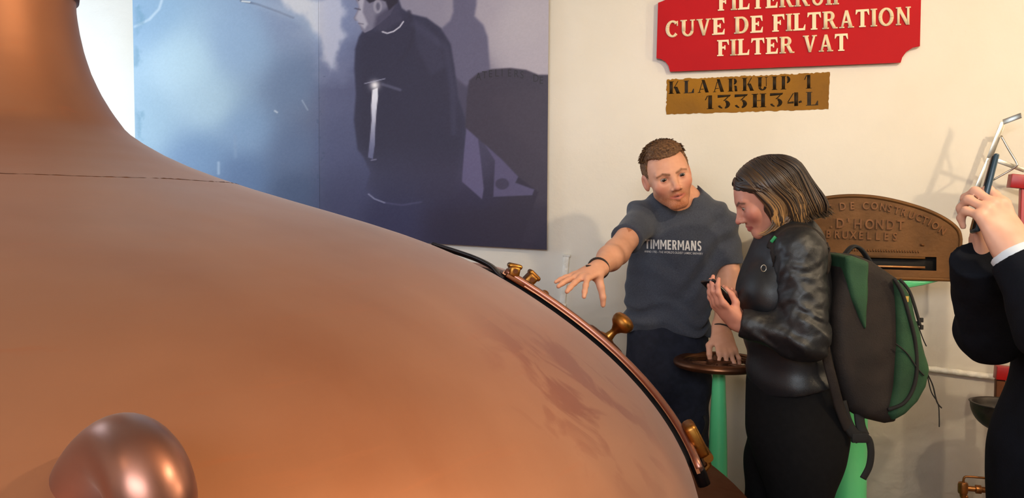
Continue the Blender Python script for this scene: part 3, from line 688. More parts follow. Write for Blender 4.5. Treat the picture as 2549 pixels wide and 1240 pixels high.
mb.tube(catmull(pts, 10), [0.0125+0.0012*math.sin(i*1.7) for i in range(41)], 12); tag(mb.build('wall_pipe', M_WPIPE, smooth=True), 'lumpy white painted pipe running along the wall behind the backpack', 'pipe')
# ---------------------------------------------------------------- bronze gauge plate on green column
M_BRONZE = mat('cast_bronze', rgb(116, 76, 34), 0.55, 0.45, col2=rgb(92, 60, 26), nscale=7, bump=0.12, bscale=60, rough2=0.65)
M_BRONZE_HI = mat('worn_bronze', rgb(126, 80, 40), 0.46, 0.5, col2=rgb(104, 64, 30), nscale=20)
M_GREEN = mat('green_enamel', rgb(100, 208, 140), 0.32, col2=rgb(88, 196, 130), nscale=3, coat=0.3)
M_SLOT = mat('slot_dark', rgb(14, 12, 10), 0.8, col2=rgb(22, 18, 14))
OP = 0.22
gauge = empty('gauge_stand', (*PW(2120, 900, OP)[:2], 0), 'green column carrying an arched cast bronze gauge plate, behind the backpack', 'gauge')
arc = [(2388, 641), (2391, 596), (2384, 572), (2356, 548), (2310, 525), (2250, 506), (2190, 493), (2135, 488), (2080, 490), (2020, 500), (1965, 517), (1915, 540), (1888, 562), (1880, 590), (1880, 632)]
arc = [tuple(p) for p in [arc[0]]+[tuple(q) for q in catmull([np.array(p, float) for p in arc[1:-1]], 5)]+[arc[-1]]]
def plate_prism(mb, poly, o0, o1):
    n = len(mb.v); k = len(poly)
    for off in (o0, o1):
        for x, y in poly: mb.v.append(PW(x, y, off))
    mb.f += [tuple(n+i for i in reversed(range(k))), tuple(n+k+i for i in range(k))]+[(n+i, n+(i+1) % k, n+k+(i+1) % k, n+k+i) for i in range(k)]
mb = MB(); plate_prism(mb, arc[::-1], OP, OP+0.022)
plate_prism(mb, [(1880, 684), (2388, 699), (2388, 676), (1880, 661)], OP, OP+0.022)
plate_prism(mb, [(2331, 674.3), (2388, 676), (2388, 641), (2331, 639.5)], OP, OP+0.022)
plate_prism(mb, [(1880, 661), (1946, 663), (1946, 633.6), (1880, 632)], OP, OP+0.022)
plate = mb.build('gauge_plate', M_BRONZE, gauge)
mb = MB(); rimp = [PW(x, y, OP+0.020) for x, y in [(2388, 697)]+arc+[(1880, 684)]]; mb.tube(rimp, 0.0075, 8, closed=True); mb.build('rim', M_BRONZE, plate, True)
mb = MB(); plate_prism(mb, [(1930, 668), (2345, 680), (2345, 636), (1930, 628)], OP-0.012, OP-0.002); mb.build('slot_back', M_SLOT, plate)
mb = MB(); plate_prism(mb, [(2090, 663), (2303, 669), (2303, 663.5), (2090, 658)], OP+0.006, OP+0.020); mb.build('slot_bar', mat('rail_brass', rgb(196, 140, 92), 0.35, 0.8, col2=rgb(170, 116, 72)), plate)
mb = MB(); plate_prism(mb, [(2090, 640), (2303, 645), (2303, 640), (2090, 635)], OP+0.006, OP+0.020); mb.build('slot_bar', M_BRONZE, plate)
for (x, y) in ((2378, 647), (2376, 690)):
    mb = MB(); mb.lathe([(0.011, 0.0), (0.011, 0.01), (0.007, 0.018), (0.001, 0.02)], PW(x, y, OP+0.02), WN, 14); mb.build('stud', M_BRONZE, plate, autosmooth=40)
def plate_char(ch, px, py, cap, ang, wid=1.0, thick=0.02):
    v2, f2, b2 = text2d(ch, thick); mid = (v2[:, 0].min()+v2[:, 0].max())/2; ca, sa = math.cos(ang), math.sin(ang)
    def pl(x, y, d):
        gx = (x-mid)*cap*wid; gy = (y-0.5)*cap
        return PW(px+gx*ca-gy*-sa*-1*-1 if False else px+gx*ca+gy*sa, py+gx*sa-gy*ca, OP+0.0215+d)
    mb = solid_text(MB(), v2, f2, b2, pl, 0.009); mb.build('raised_letter', M_BRONZE_HI, plate)
pth = [('S', 2066, 518), ('D', 2098, 513), ('E', 2122, 512), ('C', 2155, 511.5), ('O', 2177, 512), ('N', 2199, 515), ('S', 2215, 518), ('T', 2233, 523), ('R', 2251, 528), ('U', 2270, 535), ('C', 2288, 541), ('T', 2303, 547), ('I', 2315, 552.5), ('O', 2329, 561), ('N', 2347, 573)]
hid = [('A', 1898, 600), ('T', 1912, 583), ('E', 1932, 566), ('L', 1956, 551), ('I', 1978, 540), ('E', 2004, 531), ('R', 2036, 523)]
full = hid+pth
for i, (ch, x, y) in enumerate(full):
    a = full[max(i-1, 0)]; b = full[min(i+1, len(full)-1)]
    plate_char(ch, x, y, 19, math.atan2(b[2]-a[2], b[1]-a[1]), 0.85)
for ch, x in zip(".D'HONDT", (2070, 2092, 2112, 2136, 2165, 2190, 2217, 2242)): plate_char(ch, x, 555+(x-2090)*0.03, 25, 0.03, 0.85)
for ch, x in zip('BRUXELLES', (2063, 2085, 2104, 2124, 2144, 2164, 2186, 2207, 2228)): plate_char(ch, x, 583+(x-2085)*0.04, 20, 0.04, 0.85)
r_ = random.Random(5)
for i in range(26):
    x = 2120+i*6.6; h = r_.choice((5, 6, 7, 12 if i % 5 == 0 else 6)); y = 625+(x-2120)*0.03
    mb = MB(); plate_prism(mb, [(x, y), (x+3.0, y), (x+3.0, y-h), (x, y-h)], OP+0.021, OP+0.025); mb.build('scale_mark', M_BRONZE_HI, plate)
mb = MB(); plate_prism(mb, [(2291, 607), (2301, 608), (2301, 613), (2291, 612)], OP+0.021, OP+0.026); mb.build('scale_mark', M_BRONZE_HI, plate)
# green flared bracket and column
pr_ = [(1908, 686), (2346, 698), (2300, 710), (2262, 717), (2205, 738), (2172, 775), (2160, 830), (2084, 830), (2070, 775), (2040, 738), (1985, 712), (1950, 703)]
mb = MB(); plate_prism(mb, pr_[::-1], OP-0.055, OP+0.02); mb.build('bracket', M_GREEN, gauge, bevel=0.01)
cb = PW(2121, 900, OP-0.018)
mb = MB(); mb.lathe([(0.12, 0), (0.12, 0.025), (0.085, 0.05), (0.064, 0.12), (0.0625, 0.6), (0.060, 0.95), (0.058, 1.0)], (cb[0], cb[1], 0), n=40); mb.build('column', M_GREEN, gauge, autosmooth=50)

# ---------------------------------------------------------------- hand wheel on green pillar
M_WHEEL = mat('worn_bronze_wheel', rgb(112, 70, 44), 0.3, 0.75, col2=rgb(84, 52, 34), nscale=14, rough2=0.5)
wc = P(1790, 903, 2.90)
wheel = empty('valve_pillar', (wc[0], wc[1], 0), 'slim green pillar with a brown bronze hand wheel in front of the slate T-shirt', 'valve')
mb = MB(); mb.lathe([(0.085, 0), (0.085, 0.02), (0.055, 0.04), (0.038, 0.12), (0.036, 0.45), (0.033, 0.62), (0.029, 0.75), (0.0235, 0.88), (0.0205, wc[2]-0.02)], (wc[0], wc[1], 0), n=32); mb.build('pillar', M_GREEN, wheel, autosmooth=50)
hw = empty('hand_wheel', (0, 0, wc[2])); hw.parent = wheel
R0 = 0.145
prof = [(R0+0.0185*math.cos(a), 0.0155*math.sin(a)) for a in np.linspace(0, 2*math.pi, 19)]
mb = MB(); mb.lathe(prof, wc, n=64, cap=False); mb.build('rim', M_WHEEL, hw, True)
# dished disc with five kidney holes: inner ring, outer ring, five webs
mb = MB(); mb.lathe([(0.102, 0.004), (0.133, 0.004), (0.133, -0.010), (0.102, -0.010), (0.102, 0.004)], wc, n=64, cap=False); mb.lathe([(0.104, 0.004), (0.108, 0.009), (0.112, 0.004)], wc, n=64, cap=False); mb.build('disc_ring', M_WHEEL, hw, autosmooth=30)
for k in range(5):
    a0 = 2*math.pi*(k+0.32)/5; mb = MB(); po = []
    for i in range(7):
        t = i/6; w_ = math.radians(15+5*abs(2*t-1)**2); po.append((0.038+t*0.070, w_ if i else w_*1.6))
    poly = [(r*math.cos(a0-w_*0.5), r*math.sin(a0-w_*0.5)) for r, w_ in po]+[(r*math.cos(a0+w_*0.5), r*math.sin(a0+w_*0.5)) for r, w_ in reversed(po)]
    mb.prism(poly, wc-np.array([0, 0, 0.010]), (1, 0, 0), (0, 1, 0), (0, 0, 1), 0.014); mb.build('spoke', M_WHEEL, hw, bevel=0.003)
mb = MB(); mb.lathe([(0.046, -0.02), (0.046, 0.006), (0.038, 0.010), (0.022, 0.012), (0.020, 0.026), (0.012, 0.028), (0.011, 0.040), (0.001, 0.041)], wc, n=28); mb.build('hub', M_WHEEL, hw, autosmooth=35)

# ---------------------------------------------------------------- steel rack, red stand, bowl, brass tap at the right
M_STEEL = mat('stainless_steel', rgb(196, 190, 178), 0.3, 0.9, col2=rgb(170, 164, 152), nscale=20)
M_REDST = mat('red_gloss_paint', rgb(176, 26, 26), 0.35, col2=rgb(150, 18, 20), nscale=8)
OT = 0.13
rk = empty('steel_rack', PW(2530, 440, OT), 'stainless strip and wire triangle bracket on the wall, above the raised hands', 'bracket')
def strip(mb, pix, w, off, th=0.003):
    pts = [PW(x, y, off) for x, y in pix]
    for a, b in zip(pts[:-1], pts[1:]):
        d = b-a; l = np.linalg.norm(d); d /= l; X = np.cross(d, WN); mb.box((a+b)/2, l, w, th, X=d, Y=X, Z=WN)
mb = MB(); strip(mb, [(2497, 304), (2463, 394), (2420, 500)], 0.020, OT); mb.build('upright_strip', M_STEEL, rk, bevel=0.001)
mb = MB(); a = PW(2497, 304, OT); b = PW(2543, 287, OT+0.05); d = b-a; l = np.linalg.norm(d); d /= l; n2 = np.cross(d, np.array([0, 0, 1.0])); n2 /= np.linalg.norm(n2)
mb.box((a+b)/2, l, 0.020, 0.003, X=d, Y=np.cross(n2, d), Z=n2); mb.build('hook_tip', M_STEEL, rk, bevel=0.001)
mb = MB(); mb.tube(catmull([PW(2492, 338, OT+0.01), PW(2512, 374, OT+0.02), PW(2530, 404, OT+0.03), PW(2530, 414, OT+0.03), PW(2515, 424, OT+0.02), PW(2472, 448, OT+0.01)], 5), 0.0038, 8); mb.build('wire_loop', M_STEEL, rk, True)
mb = MB(); strip(mb, [(2466, 394), (2549, 424), (2620, 448)], 0.016, OT+0.006); mb.build('cross_bar', M_STEEL, rk, bevel=0.001)
for x, y in ((2425, 488), (2600, 440)):
    mb = MB(); mb.tube([PW(x, y, 0.003), PW(x, y, OT+0.004)], 0.006, 10); mb.build('wall_peg', M_STEEL, rk, True)

rst = empty('red_stand', (*PW(2560, 700, 0.21)[:2], 0), 'red painted steel stand at the right edge behind the raised hands', 'stand')
mb = MB(); strip(mb, [(2512, 450), (2640, 462)], 0.050, 0.21, 0.05); mb.build('top_channel', M_REDST, rst, bevel=0.002)
p0 = PW(2553, 470, 0.21); mb = MB(); mb.box((p0[0], p0[1], p0[2]/2), 0.035, 0.035, p0[2], X=WT, Y=-WN); mb.build('post', M_REDST, rst, bevel=0.002)
mb = MB(); strip(mb, [(2477, 926), (2620, 940)], 0.050, 0.21, 0.045); mb.build('lower_channel', M_REDST, rst, bevel=0.002)
q = PW(2489, 945, 0.21); mb = MB(); mb.box((q[0], q[1], q[2]/2), 0.03, 0.03, q[2], X=WT, Y=-WN); mb.build('leg', M_COPPER_DARK, rst, bevel=0.002)

bc = PW(2492, 1006, 0.36)
bowl = empty('drain_funnel', (bc[0], bc[1], 0), 'dark cast iron drain bowl on a thin pipe, half hidden at right', 'funnel')
M_IRON = mat('dark_cast_iron', rgb(70, 62, 56), 0.5, 0.5, col2=rgb(48, 44, 42), nscale=20)
rr = 0.098
mb = MB(); mb.lathe([(0.012, -rr*0.98)]+[(rr*math.cos(a), rr*math.sin(a)) for a in np.linspace(-1.4, 0, 10)]+[(rr+0.004, 0.004), (rr-0.004, 0.006)]+[((rr-0.008)*math.cos(a), (rr-0.008)*math.sin(a)) for a in np.linspace(0, -1.5, 10)], bc, n=36, cap=False); mb.build('bowl', M_IRON, bowl, True)
mb = MB(); mb.tube([(bc[0], bc[1], 0), (bc[0], bc[1], bc[2]-rr*0.96)], 0.014, 12); mb.build('pipe', M_IRON, bowl, True)

tc_ = PW(2397, 1215, 0.25)
tap = empty('brass_tap', (tc_[0], tc_[1], 0), 'small brass pipe tap near the floor beneath the drain bowl', 'tap')
M_TAP = mat('tap_brass', rgb(168, 112, 62), 0.35, 0.85, col2=rgb(138, 90, 50), nscale=25)
mb = MB(); mb.tube(catmull([(tc_[0]+0.012, tc_[1], 0.0), (tc_[0]+0.012, tc_[1], tc_[2]-0.08), tc_+np.array([0.002, 0, -0.03]), tc_+np.array([0, 0, 0.0]), tc_+np.array([0.0, 0, 0.022])], 6), 0.012, 14); mb.build('riser', M_TAP, tap, True)
mb = MB(); mb.lathe([(0.010, 0), (0.010, 0.04), (0.016, 0.042), (0.016, 0.060), (0.011, 0.062), (0.011, 0.14)], tc_, WT, 16); mb.lathe([(0.016, -0.02), (0.018, -0.012), (0.018, 0.012), (0.016, 0.02)], tc_, (0, 0, 1), 16); mb.build('body', M_TAP, tap, autosmooth=40)
mb = MB(); mb.tube(catmull([tc_+np.array([0.0, 0, 0.016]), tc_+np.array([0.004, 0, 0.040])]+[tc_+WT*t+np.array([0, 0, 0.045]) for t in (0.02, 0.05, 0.09)], 5), 0.0042, 8); mb.build('lever', M_TAP, tap, True)
# ---------------------------------------------------------------- smooth-union solids -> one continuous surface
def nrm(v): v = np.asarray(v, float); return v/np.linalg.norm(v)
def smin(a, b, k):
    if k <= 0: return np.minimum(a, b)
    h = np.clip(0.5+0.5*(b-a)/k, 0, 1); return b*(1-h)+a*h-k*h*(1-h)
class Solid:
    def __init__(s): s.ops = []; s.disp = None; s.cuts = []
    def cone(s, a, b, ra, rb, k=0.02, flat=None, mode='u', cap=None):
        s.ops.append(('c', np.asarray(a, np.float32), np.asarray(b, np.float32), float(ra), float(rb), None if flat is None else (nrm(flat[0]).astype(np.float32), float(flat[1])), float(k), mode, None if cap is None else (np.asarray(cap[0], np.float32), np.asarray(cap[1], np.float32)))); return s
    def chain(s, pts, rs, k=0.01, kj=0.006, flat=None):
        for i in range(len(pts)-1): s.cone(pts[i], pts[i+1], rs[i], rs[i+1], k if i == 0 else kj, flat)
        return s
    def ell(s, c, rad, R=None, k=0.02, mode='u', cap=None):
        s.ops.append(('e', np.asarray(c, np.float32), np.asarray(rad, np.float32), np.eye(3, dtype=np.float32) if R is None else np.asarray(R, np.float32), float(k), mode, None if cap is None else (np.asarray(cap[0], np.float32), np.asarray(cap[1], np.float32)))); return s
    def prim(s, op, p):
        if op[0] == 'c':
            _, a, b, ra, rb, fl, k, mode, cap = op
            q = p-a; e = b-a; f = 1.0
            if fl is not None:
                ax, f = fl; q = q+(q@ax)[..., None]*ax*(1/f-1); e = e+(e@ax)*ax*(1/f-1)
            t = np.clip((q@e)/(e@e+1e-12), 0, 1); d = np.sqrt(((q-t[..., None]*e)**2).sum(-1))-(ra+(rb-ra)*t)
            if f < 1: d = d*f
        else:
            _, c, rad, R, k, mode, cap = op
            q = (p-c)@R; k0 = np.sqrt(((q/rad)**2).sum(-1)); k1 = np.sqrt(((q/rad**2)**2).sum(-1)); d = k0*(k0-1)/(k1+1e-9)
            d = np.where(k0 < 1e-6, -rad.min(), d)
        if cap is not None: d = np.maximum(d, (p-cap[0])@cap[1])
        return d, k, mode
    def ev(s, p):
        acc = np.full(p.shape[:-1], 1e3)
        for op in s.ops:
            d, k, mode = s.prim(op, p)
            acc = smin(acc, d, k) if mode == 'u' else -smin(-acc, d, k)
        for c in s.cuts: acc = np.maximum(acc, c(p))
        return acc
    def bounds(s, pad=0.03):
        lo = np.full(3, 1e9); hi = -lo
        for op in s.ops:
            if op[0] == 'c':
                if op[7] != 'u': continue
                for q, r in ((op[1], op[3]), (op[2], op[4])):
                    r = r*max(1, op[5][1] if op[5] else 1); lo = np.minimum(lo, q-r); hi = np.maximum(hi, q+r)
            else:
                if op[5] != 'u': continue
                r = op[2].max(); lo = np.minimum(lo, op[1]-r); hi = np.maximum(hi, op[1]+r)
        return lo-pad, hi+pad
    def mesh(s, res, B=8):
        lo, hi = s.bounds(); bs = B*res; nb = np.ceil((hi-lo)/bs).astype(int)+1
        g = np.stack(np.meshgrid(*[np.arange(n) for n in nb], indexing='ij'), -1).reshape(-1, 3)
        R = bs*math.sqrt(3)/2
        cen = lo+(g+0.5)*bs; d = s.ev(cen); keep = np.abs(d) < R*1.15+0.010; g = g[keep]; cen = cen[keep]
        ii = np.arange(B+1)*res; loc = np.stack(np.meshgrid(ii, ii, ii, indexing='ij'), -1).reshape(-1, 3)
        pts = ((lo+g*bs)[:, None, :]+loc[None]).astype(np.float32)
        acc = np.full(pts.shape[:2], 1e3, np.float32)
        for op in s.ops:
            dc, k, mode = s.prim(op, cen); m = np.where(dc < 2.2*R+k+0.01)[0]
            if len(m) == 0: continue
            dd, k, mode = s.prim(op, pts[m]); a = acc[m]
            acc[m] = smin(a, dd, k) if mode == 'u' else -smin(-a, dd, k)
        for c in s.cuts: acc = np.maximum(acc, c(pts))
        if s.disp is not None: acc = acc+s.disp(pts)
        V = acc.reshape(-1, B+1, B+1, B+1); ins = V < 0
        N = B
        # active cells
        cnt = np.zeros((len(g), N, N, N), np.int8)
        for a in (0, 1):
            for b in (0, 1):
                for c in (0, 1): cnt += ins[:, a:a+N, b:b+N, c:c+N]
        bi, ci, cj, ck = np.where((cnt > 0) & (cnt < 8))
        DIM = (nb*B+4).astype(np.int64)
        def key(i, j, k): return ((i+1)*DIM[1]+(j+1))*DIM[2]+(k+1)
        num = np.zeros((len(bi), 3)); V = V.astype(np.float64); den = np.zeros(len(bi))
        for ax in range(3):
            o1, o2 = [(0, 1), (0, 2), (1, 2)][2-ax] if False else [x for x in range(3) if x != ax]
            for a in (0, 1):
                for b in (0, 1):
                    off = [0, 0, 0]; off[o1] = a; off[o2] = b; of2 = list(off); of2[ax] = 1
                    v0 = V[bi, ci+off[0], cj+off[1], ck+off[2]]; v1 = V[bi, ci+of2[0], cj+of2[1], ck+of2[2]]
                    m = (v0 < 0) != (v1 < 0); t = np.where(m, v0/(v0-v1+1e-12), 0)
                    p = np.tile(np.array(off, float), (len(bi), 1)); p[:, ax] = t
                    num += p*m[:, None]; den += m
        cell = np.stack([ci, cj, ck], -1)+g[bi]*B
        pos = lo+(cell+num/den[:, None])*res
        kk = key(cell[:, 0], cell[:, 1], cell[:, 2]); o = np.argsort(kk); kk = kk[o]; pos = pos[o]
        quads = []
        for ax in range(3):
            o1, o2 = (ax+1) % 3, (ax+2) % 3
            sl0 = [slice(None), slice(0, N), slice(0, N), slice(0, N)]; sl1 = list(sl0); sl1[ax+1] = slice(1, N+1)
            a = ins[tuple(sl0)]; b = ins[tuple(sl1)]
            for flip in (False, True):
                q = np.where(a & ~b) if not flip else np.where(~a & b)
                c = np.stack(q[1:], -1)+g[q[0]]*B
                def sh(d1, d2):
                    e = c.copy(); e[:, o1] += d1; e[:, o2] += d2; return key(e[:, 0], e[:, 1], e[:, 2])
                ks = [sh(-1, -1), sh(0, -1), sh(0, 0), sh(-1, 0)]
                if flip: ks = ks[::-1]
                quads.append(np.stack(ks, -1))
        Q = np.concatenate(quads); ix = np.clip(np.searchsorted(kk, Q), 0, len(kk)-1); ok = (kk[ix] == Q).all(1)
        return pos, ix[ok]
    def build(s, name, m, parent, res, color=None, relax=1):
        pos, q = s.mesh(res)
        for _ in range(relax):
            acc = np.zeros_like(pos); n = np.zeros(len(pos))
            for i in range(4):
                a, b = q[:, i], q[:, (i+1) % 4]
                for u, w in ((a, b), (b, a)):
                    for ax in range(3): acc[:, ax] += np.bincount(u, pos[w, ax], len(pos))
                    n += np.bincount(u, minlength=len(pos))
            av = acc/np.maximum(n, 1)[:, None]; pos = np.where((n > 0)[:, None], pos*0.5+av*0.5, pos)
        return mesh_obj(name, pos, q, m, parent, True, None if color is None else color(pos))
def wob(p, s, seed=0):
    """cheap smooth noise in -1..1 at spatial frequency s"""
    r = np.random.RandomState(seed); o = 0
    for k in range(4):
        a = r.randn(3); a *= s*(0.7+0.6*r.rand())/np.linalg.norm(a); b = r.randn(3)*s*0.6; a = a.astype(p.dtype); b = b.astype(p.dtype); o = o+np.sin(p@a+1.6*np.sin(p@b+r.rand()*6)+r.rand()*6)
    return o/4
def frame(f, up):
    Y = nrm(f); Z = np.asarray(up, float); Z = nrm(Z-Y*(Z@Y)); return np.stack([np.cross(Y, Z), Y, Z], 1)   # columns: right, forward, up
class HeadFrame:
    def __init__(s, c, f, up, sc): s.c = np.asarray(c, float); s.R = frame(f, up); s.s = sc
    def w(s, x, y, z): return s.c+s.R@(np.array([x, y, z])*s.s)
    def l(s, p): return ((p-s.c)@s.R)/s.s
def add_head(B, h, female=False, smile=0.0, lid=(0.0012, -0.0042)):
    S = h.s; R = h.R
    def E(c, r, k, mode='u', cap=None): B.ell(h.w(*c), np.array(r)*S, R, k*S, mode, cap)
    def C(a, b, ra, rb, k, mode='u', flat=None): B.cone(h.w(*a), h.w(*b), ra*S, rb*S, k*S, flat, mode)
    E((0, -0.010, 0.030), (0.0755, 0.097, 0.086), 0.02)
    E((0, 0.030, -0.010), (0.064, 0.063, 0.080), 0.03)
    jw = 0.049 if female else 0.051
    E((0, 0.032, -0.058), (jw, 0.058, 0.048), 0.03)
    E((0, 0.070, -0.098), (0.023 if female else 0.027, 0.019, 0.017), 0.022)
    for sx in (-1, 1):
        E((sx*0.041, 0.064, -0.026), (0.024, 0.020, 0.022), 0.022)
        C((sx*0.046, -0.005, -0.060), (sx*0.018, 0.066, -0.098), 0.016, 0.014, 0.02)
    if not female:
        for sx in (-1, 1): C((sx*0.010, 0.083, 0.015), (sx*0.044, 0.073, 0.017), 0.0125, 0.011, 0.014)
    else:
        for sx in (-1, 1): C((sx*0.012, 0.080, 0.017), (sx*0.042, 0.072, 0.019), 0.011, 0.010, 0.016)
    for sx in (-1, 1): E((sx*0.0325, 0.100, -0.004), (0.019, 0.021, 0.013), 0.010, 's')
    # nose
    C((0, 0.085, 0.012), (0, 0.108, -0.034), 0.0075, 0.0105, 0.010)
    E((0, 0.111, -0.037), (0.0105, 0.0105, 0.0095), 0.006)
    for sx in (-1, 1):
        E((sx*0.0135, 0.099, -0.0405), (0.0075, 0.0105, 0.0075), 0.005)
        E((sx*0.0065, 0.106, -0.047), (0.0036, 0.006, 0.004), 0.002, 's')
    # lips
    for sx in (-1, 1):
        C((0, 0.0915, -0.0625), (sx*0.0250, 0.078, -0.0665), 0.0055, 0.0030, 0.006)
        C((0, 0.0905, -0.0740-smile), (sx*0.0240, 0.078, -0.0680-smile*0.3), 0.0062, 0.0030, 0.006)
        C((0, 0.1000, -0.0675-smile*0.5), (sx*0.0245, 0.086, -0.0675), 0.0022+smile, 0.0012, 0.002, 's')
    # lids around the eyeballs
    for sx in (-1, 1):
        c = h.w(sx*0.0325, 0.0765, -0.002)
        B.ell(c, np.full(3, 0.0142*S), R, 0.003*S, 'u', (h.w(sx*0.0325, 0.0765, lid[0]), nrm(R@np.array([0, 0.25, -1.0]))))
        B.ell(c, np.full(3, 0.0138*S), R, 0.003*S, 'u', (h.w(sx*0.0325, 0.0765, lid[1]), nrm(R@np.array([0, 0.15, 1.0]))))
    # ears
    for sx in (-1, 1):
        Re = R@np.array(Matrix.Rotation(sx*0.35, 3, 'Z'))@np.array(Matrix.Rotation(0.15, 3, 'X'))
        B.ell(h.w(sx*0.079, -0.012, -0.008), np.array([0.0085, 0.019, 0.031])*S, Re, 0.006*S)
        B.ell(h.w(sx*0.088, -0.008, -0.004), np.array([0.0075, 0.011, 0.020])*S, Re, 0.003*S, 's')
def head_color(h, P_, skin, lip, brow, beard=None, blush=(196, 112, 92), browz=0.0):
    l = h.l(P_); x, y, z = np.abs(l[:, 0]), l[:, 1], l[:, 2]
    C = np.tile(np.array(skin, float), (len(P_), 1)); n = wob(P_, 160, 3)
    C += (n*4)[:, None]
    def lay(m, c): C[...] = C*(1-m[:, None])+np.array(c, float)*m[:, None]
    head = (np.abs(l) < 0.2).all(1)*1.0
    def near(a, b, r, soft):
        a = np.array(a); b = np.array(b); q = np.stack([x, y, z], -1)-a; e = b-a; t = np.clip((q@e)/(e@e), 0, 1); d = np.sqrt(((q-t[:, None]*e)**2).sum(-1)); return (1-sstep(r-soft, r+soft, d))*head
    lay(0.55*near((0.045, 0.07, -0.035), (0.045, 0.071, -0.036), 0.022, 0.018), blush); lay(0.5*near((0, 0.115, -0.04), (0, 0.116, -0.041), 0.012, 0.010), blush)
    lay(0.4*near((0.08, -0.01, -0.02), (0.081, -0.01, 0.02), 0.02, 0.01), blush)
    lay(0.35*near((0.0325, 0.09, -0.003), (0.033, 0.09, -0.004), 0.014, 0.006), (140, 82, 66)); lay(0.8*near((0.024, 0.0895, 0.0005), (0.042, 0.0855, 0.0005), 0.0022, 0.0012), (60, 36, 28))  # eye-socket shade painted into the skin, then the lash line
    if beard:
        bd = (1-sstep(-0.060, -0.040, z+0.02*np.clip((0.05-x)/0.05, 0, 1)*0))*sstep(-0.02, 0.03, y)*(z > -0.135)*head
        bd = np.maximum(bd, near((0, 0.094, -0.054), (0.026, 0.084, -0.060), 0.007, 0.004)); bd = np.maximum(bd*0.72, 0.95*near((0, 0.086, -0.092), (0.012, 0.084, -0.096), 0.014, 0.010))
        bd *= 1-near((0.03, 0.07, -0.05), (0.04, 0.06, -0.045), 0.016, 0.012)
        lay(np.clip(bd*(0.75+0.35*wob(P_, 900, 5)), 0, 0.85), beard)
    lay(0.85*near((0, 0.094, -0.0625), (0.0235, 0.081, -0.0665), 0.0052, 0.0018), lip); lay(0.85*near((0, 0.094, -0.0745), (0.0225, 0.081, -0.068), 0.0060, 0.0018), lip)
    lay(0.9*near((0, 0.094, -0.0685), (0.0225, 0.082, -0.0675), 0.0026, 0.0014), (62, 22, 20))
    def near2(a, b, r, soft):
        qx, qz = x-a[0], z-a[1]; ex, ez = b[0]-a[0], b[1]-a[1]; t = np.clip((qx*ex+qz*ez)/(ex*ex+ez*ez), 0, 1); return (1-sstep(r-soft, r+soft, np.hypot(qx-t*ex, qz-t*ez)))*head*(y > 0.04)
    bn = 0.75+0.25*wob(P_, 1100, 9)
    lay(np.clip(0.85*near2((0.013, 0.0115+browz), (0.033, 0.0185+browz), 0.0036, 0.0022)*bn, 0, 1), brow); lay(np.clip(0.8*near2((0.033, 0.0185+browz), (0.052, 0.0115+browz), 0.0028, 0.0020)*bn, 0, 1), brow)
    lay(0.9*near((0.0065, 0.108, -0.0465), (0.0066, 0.108, -0.0466), 0.0035, 0.0015), (70, 28, 22))
    return C
def make_eye(name, parent, h, sx, gaze, iris):
    c = h.w(sx*0.0325, 0.0765, -0.002); r = 0.0125*h.s; g = nrm(gaze)
    mb = MB(); pr = [(max(r*math.sin(a), 1e-5), r*math.cos(a)) for a in np.linspace(math.pi, 0, 22)]
    mb.lathe(pr, c, g, 22, False); v = np.array(mb.v); d = np.arccos(np.clip((v-c)@g/r, -1, 1))
    col = np.tile(np.array([158, 138, 126.]), (len(v), 1)); col[d < 0.60] = iris; col[d < 0.28] = (10, 8, 8)
    return mesh_obj(name, v, list(mb.f), M_EYE, parent, True, s2l(col))
def add_hand(B, wr, f, palm, side, curl, thumb, sc=1.0, spread=0.06, rw=0.027):
    """wr wrist centre; f towards the fingers; palm: palm-side normal; side: towards the thumb"""
    f = nrm(f); palm = np.asarray(palm, float); palm = nrm(palm-f*(palm@f)); s = np.cross(f, palm); s = s if s@np.asarray(side) > 0 else -s
    fl = (palm, 0.62)
    heel = wr+f*0.018*sc
    for o_, ln in ((0.030, 0.086), (0.010, 0.090), (-0.010, 0.086), (-0.029, 0.078)):
        B.cone(heel+s*o_*0.55*sc, wr+f*ln*sc+s*o_*sc, 0.021*sc, 0.0135*sc, 0.012, fl)
    B.cone(wr-f*0.02*sc, wr+f*0.03*sc, rw, rw*0.95, 0.02, (palm, 0.72))
    tips = []
    L = ((0.031, 0.088, (0.040, 0.026, 0.020), 0.0090), (0.0105, 0.092, (0.045, 0.029, 0.021), 0.0092), (-0.010, 0.088, (0.041, 0.027, 0.021), 0.0088), (-0.029, 0.079, (0.033, 0.021, 0.018), 0.0078))
    for i, (o_, ln, seg, r) in enumerate(L):
        p = wr+f*ln*sc+s*o_*sc; an = 0.0; pts = [p-f*0.01*sc, p]; cs = curl[i] if hasattr(curl[0], '__len__') else curl
        sp = spread*(1.5-i) if not hasattr(spread, '__len__') else spread[i]
        base = nrm(f*math.cos(sp)+s*math.sin(sp))
        for c_, l in zip(cs, seg):
            an += c_; p = p+(base*math.cos(an)+palm*math.sin(an))*l*sc; pts.append(p)
        r *= sc
        B.chain(pts, [r*1.04, r*1.04, r*0.97, r*0.90, r*0.78], 0.007, 0.006); tips.append(pts)
    # thumb: base on the side of the palm, direction given as mixes of (f, side, palm)
    p = wr+f*0.022*sc+s*0.020*sc+palm*0.006*sc; pts = [p]
    for (a, b, c_), l in zip(thumb, (0.042, 0.032, 0.026)):
        p = p+nrm(f*a+s*b+palm*c_)*l*sc; pts.append(p)
    B.chain(pts, [0.0165*sc, 0.0120*sc, 0.0100*sc, 0.0080*sc], 0.014, 0.005)
    return tips, pts
M_SKIN = mat('skin', (1, 1, 1), 0.5, attr='col', spec=0.35, sss=0.12)
M_EYE = mat('eye', (1, 1, 1), 0.15, attr='col')
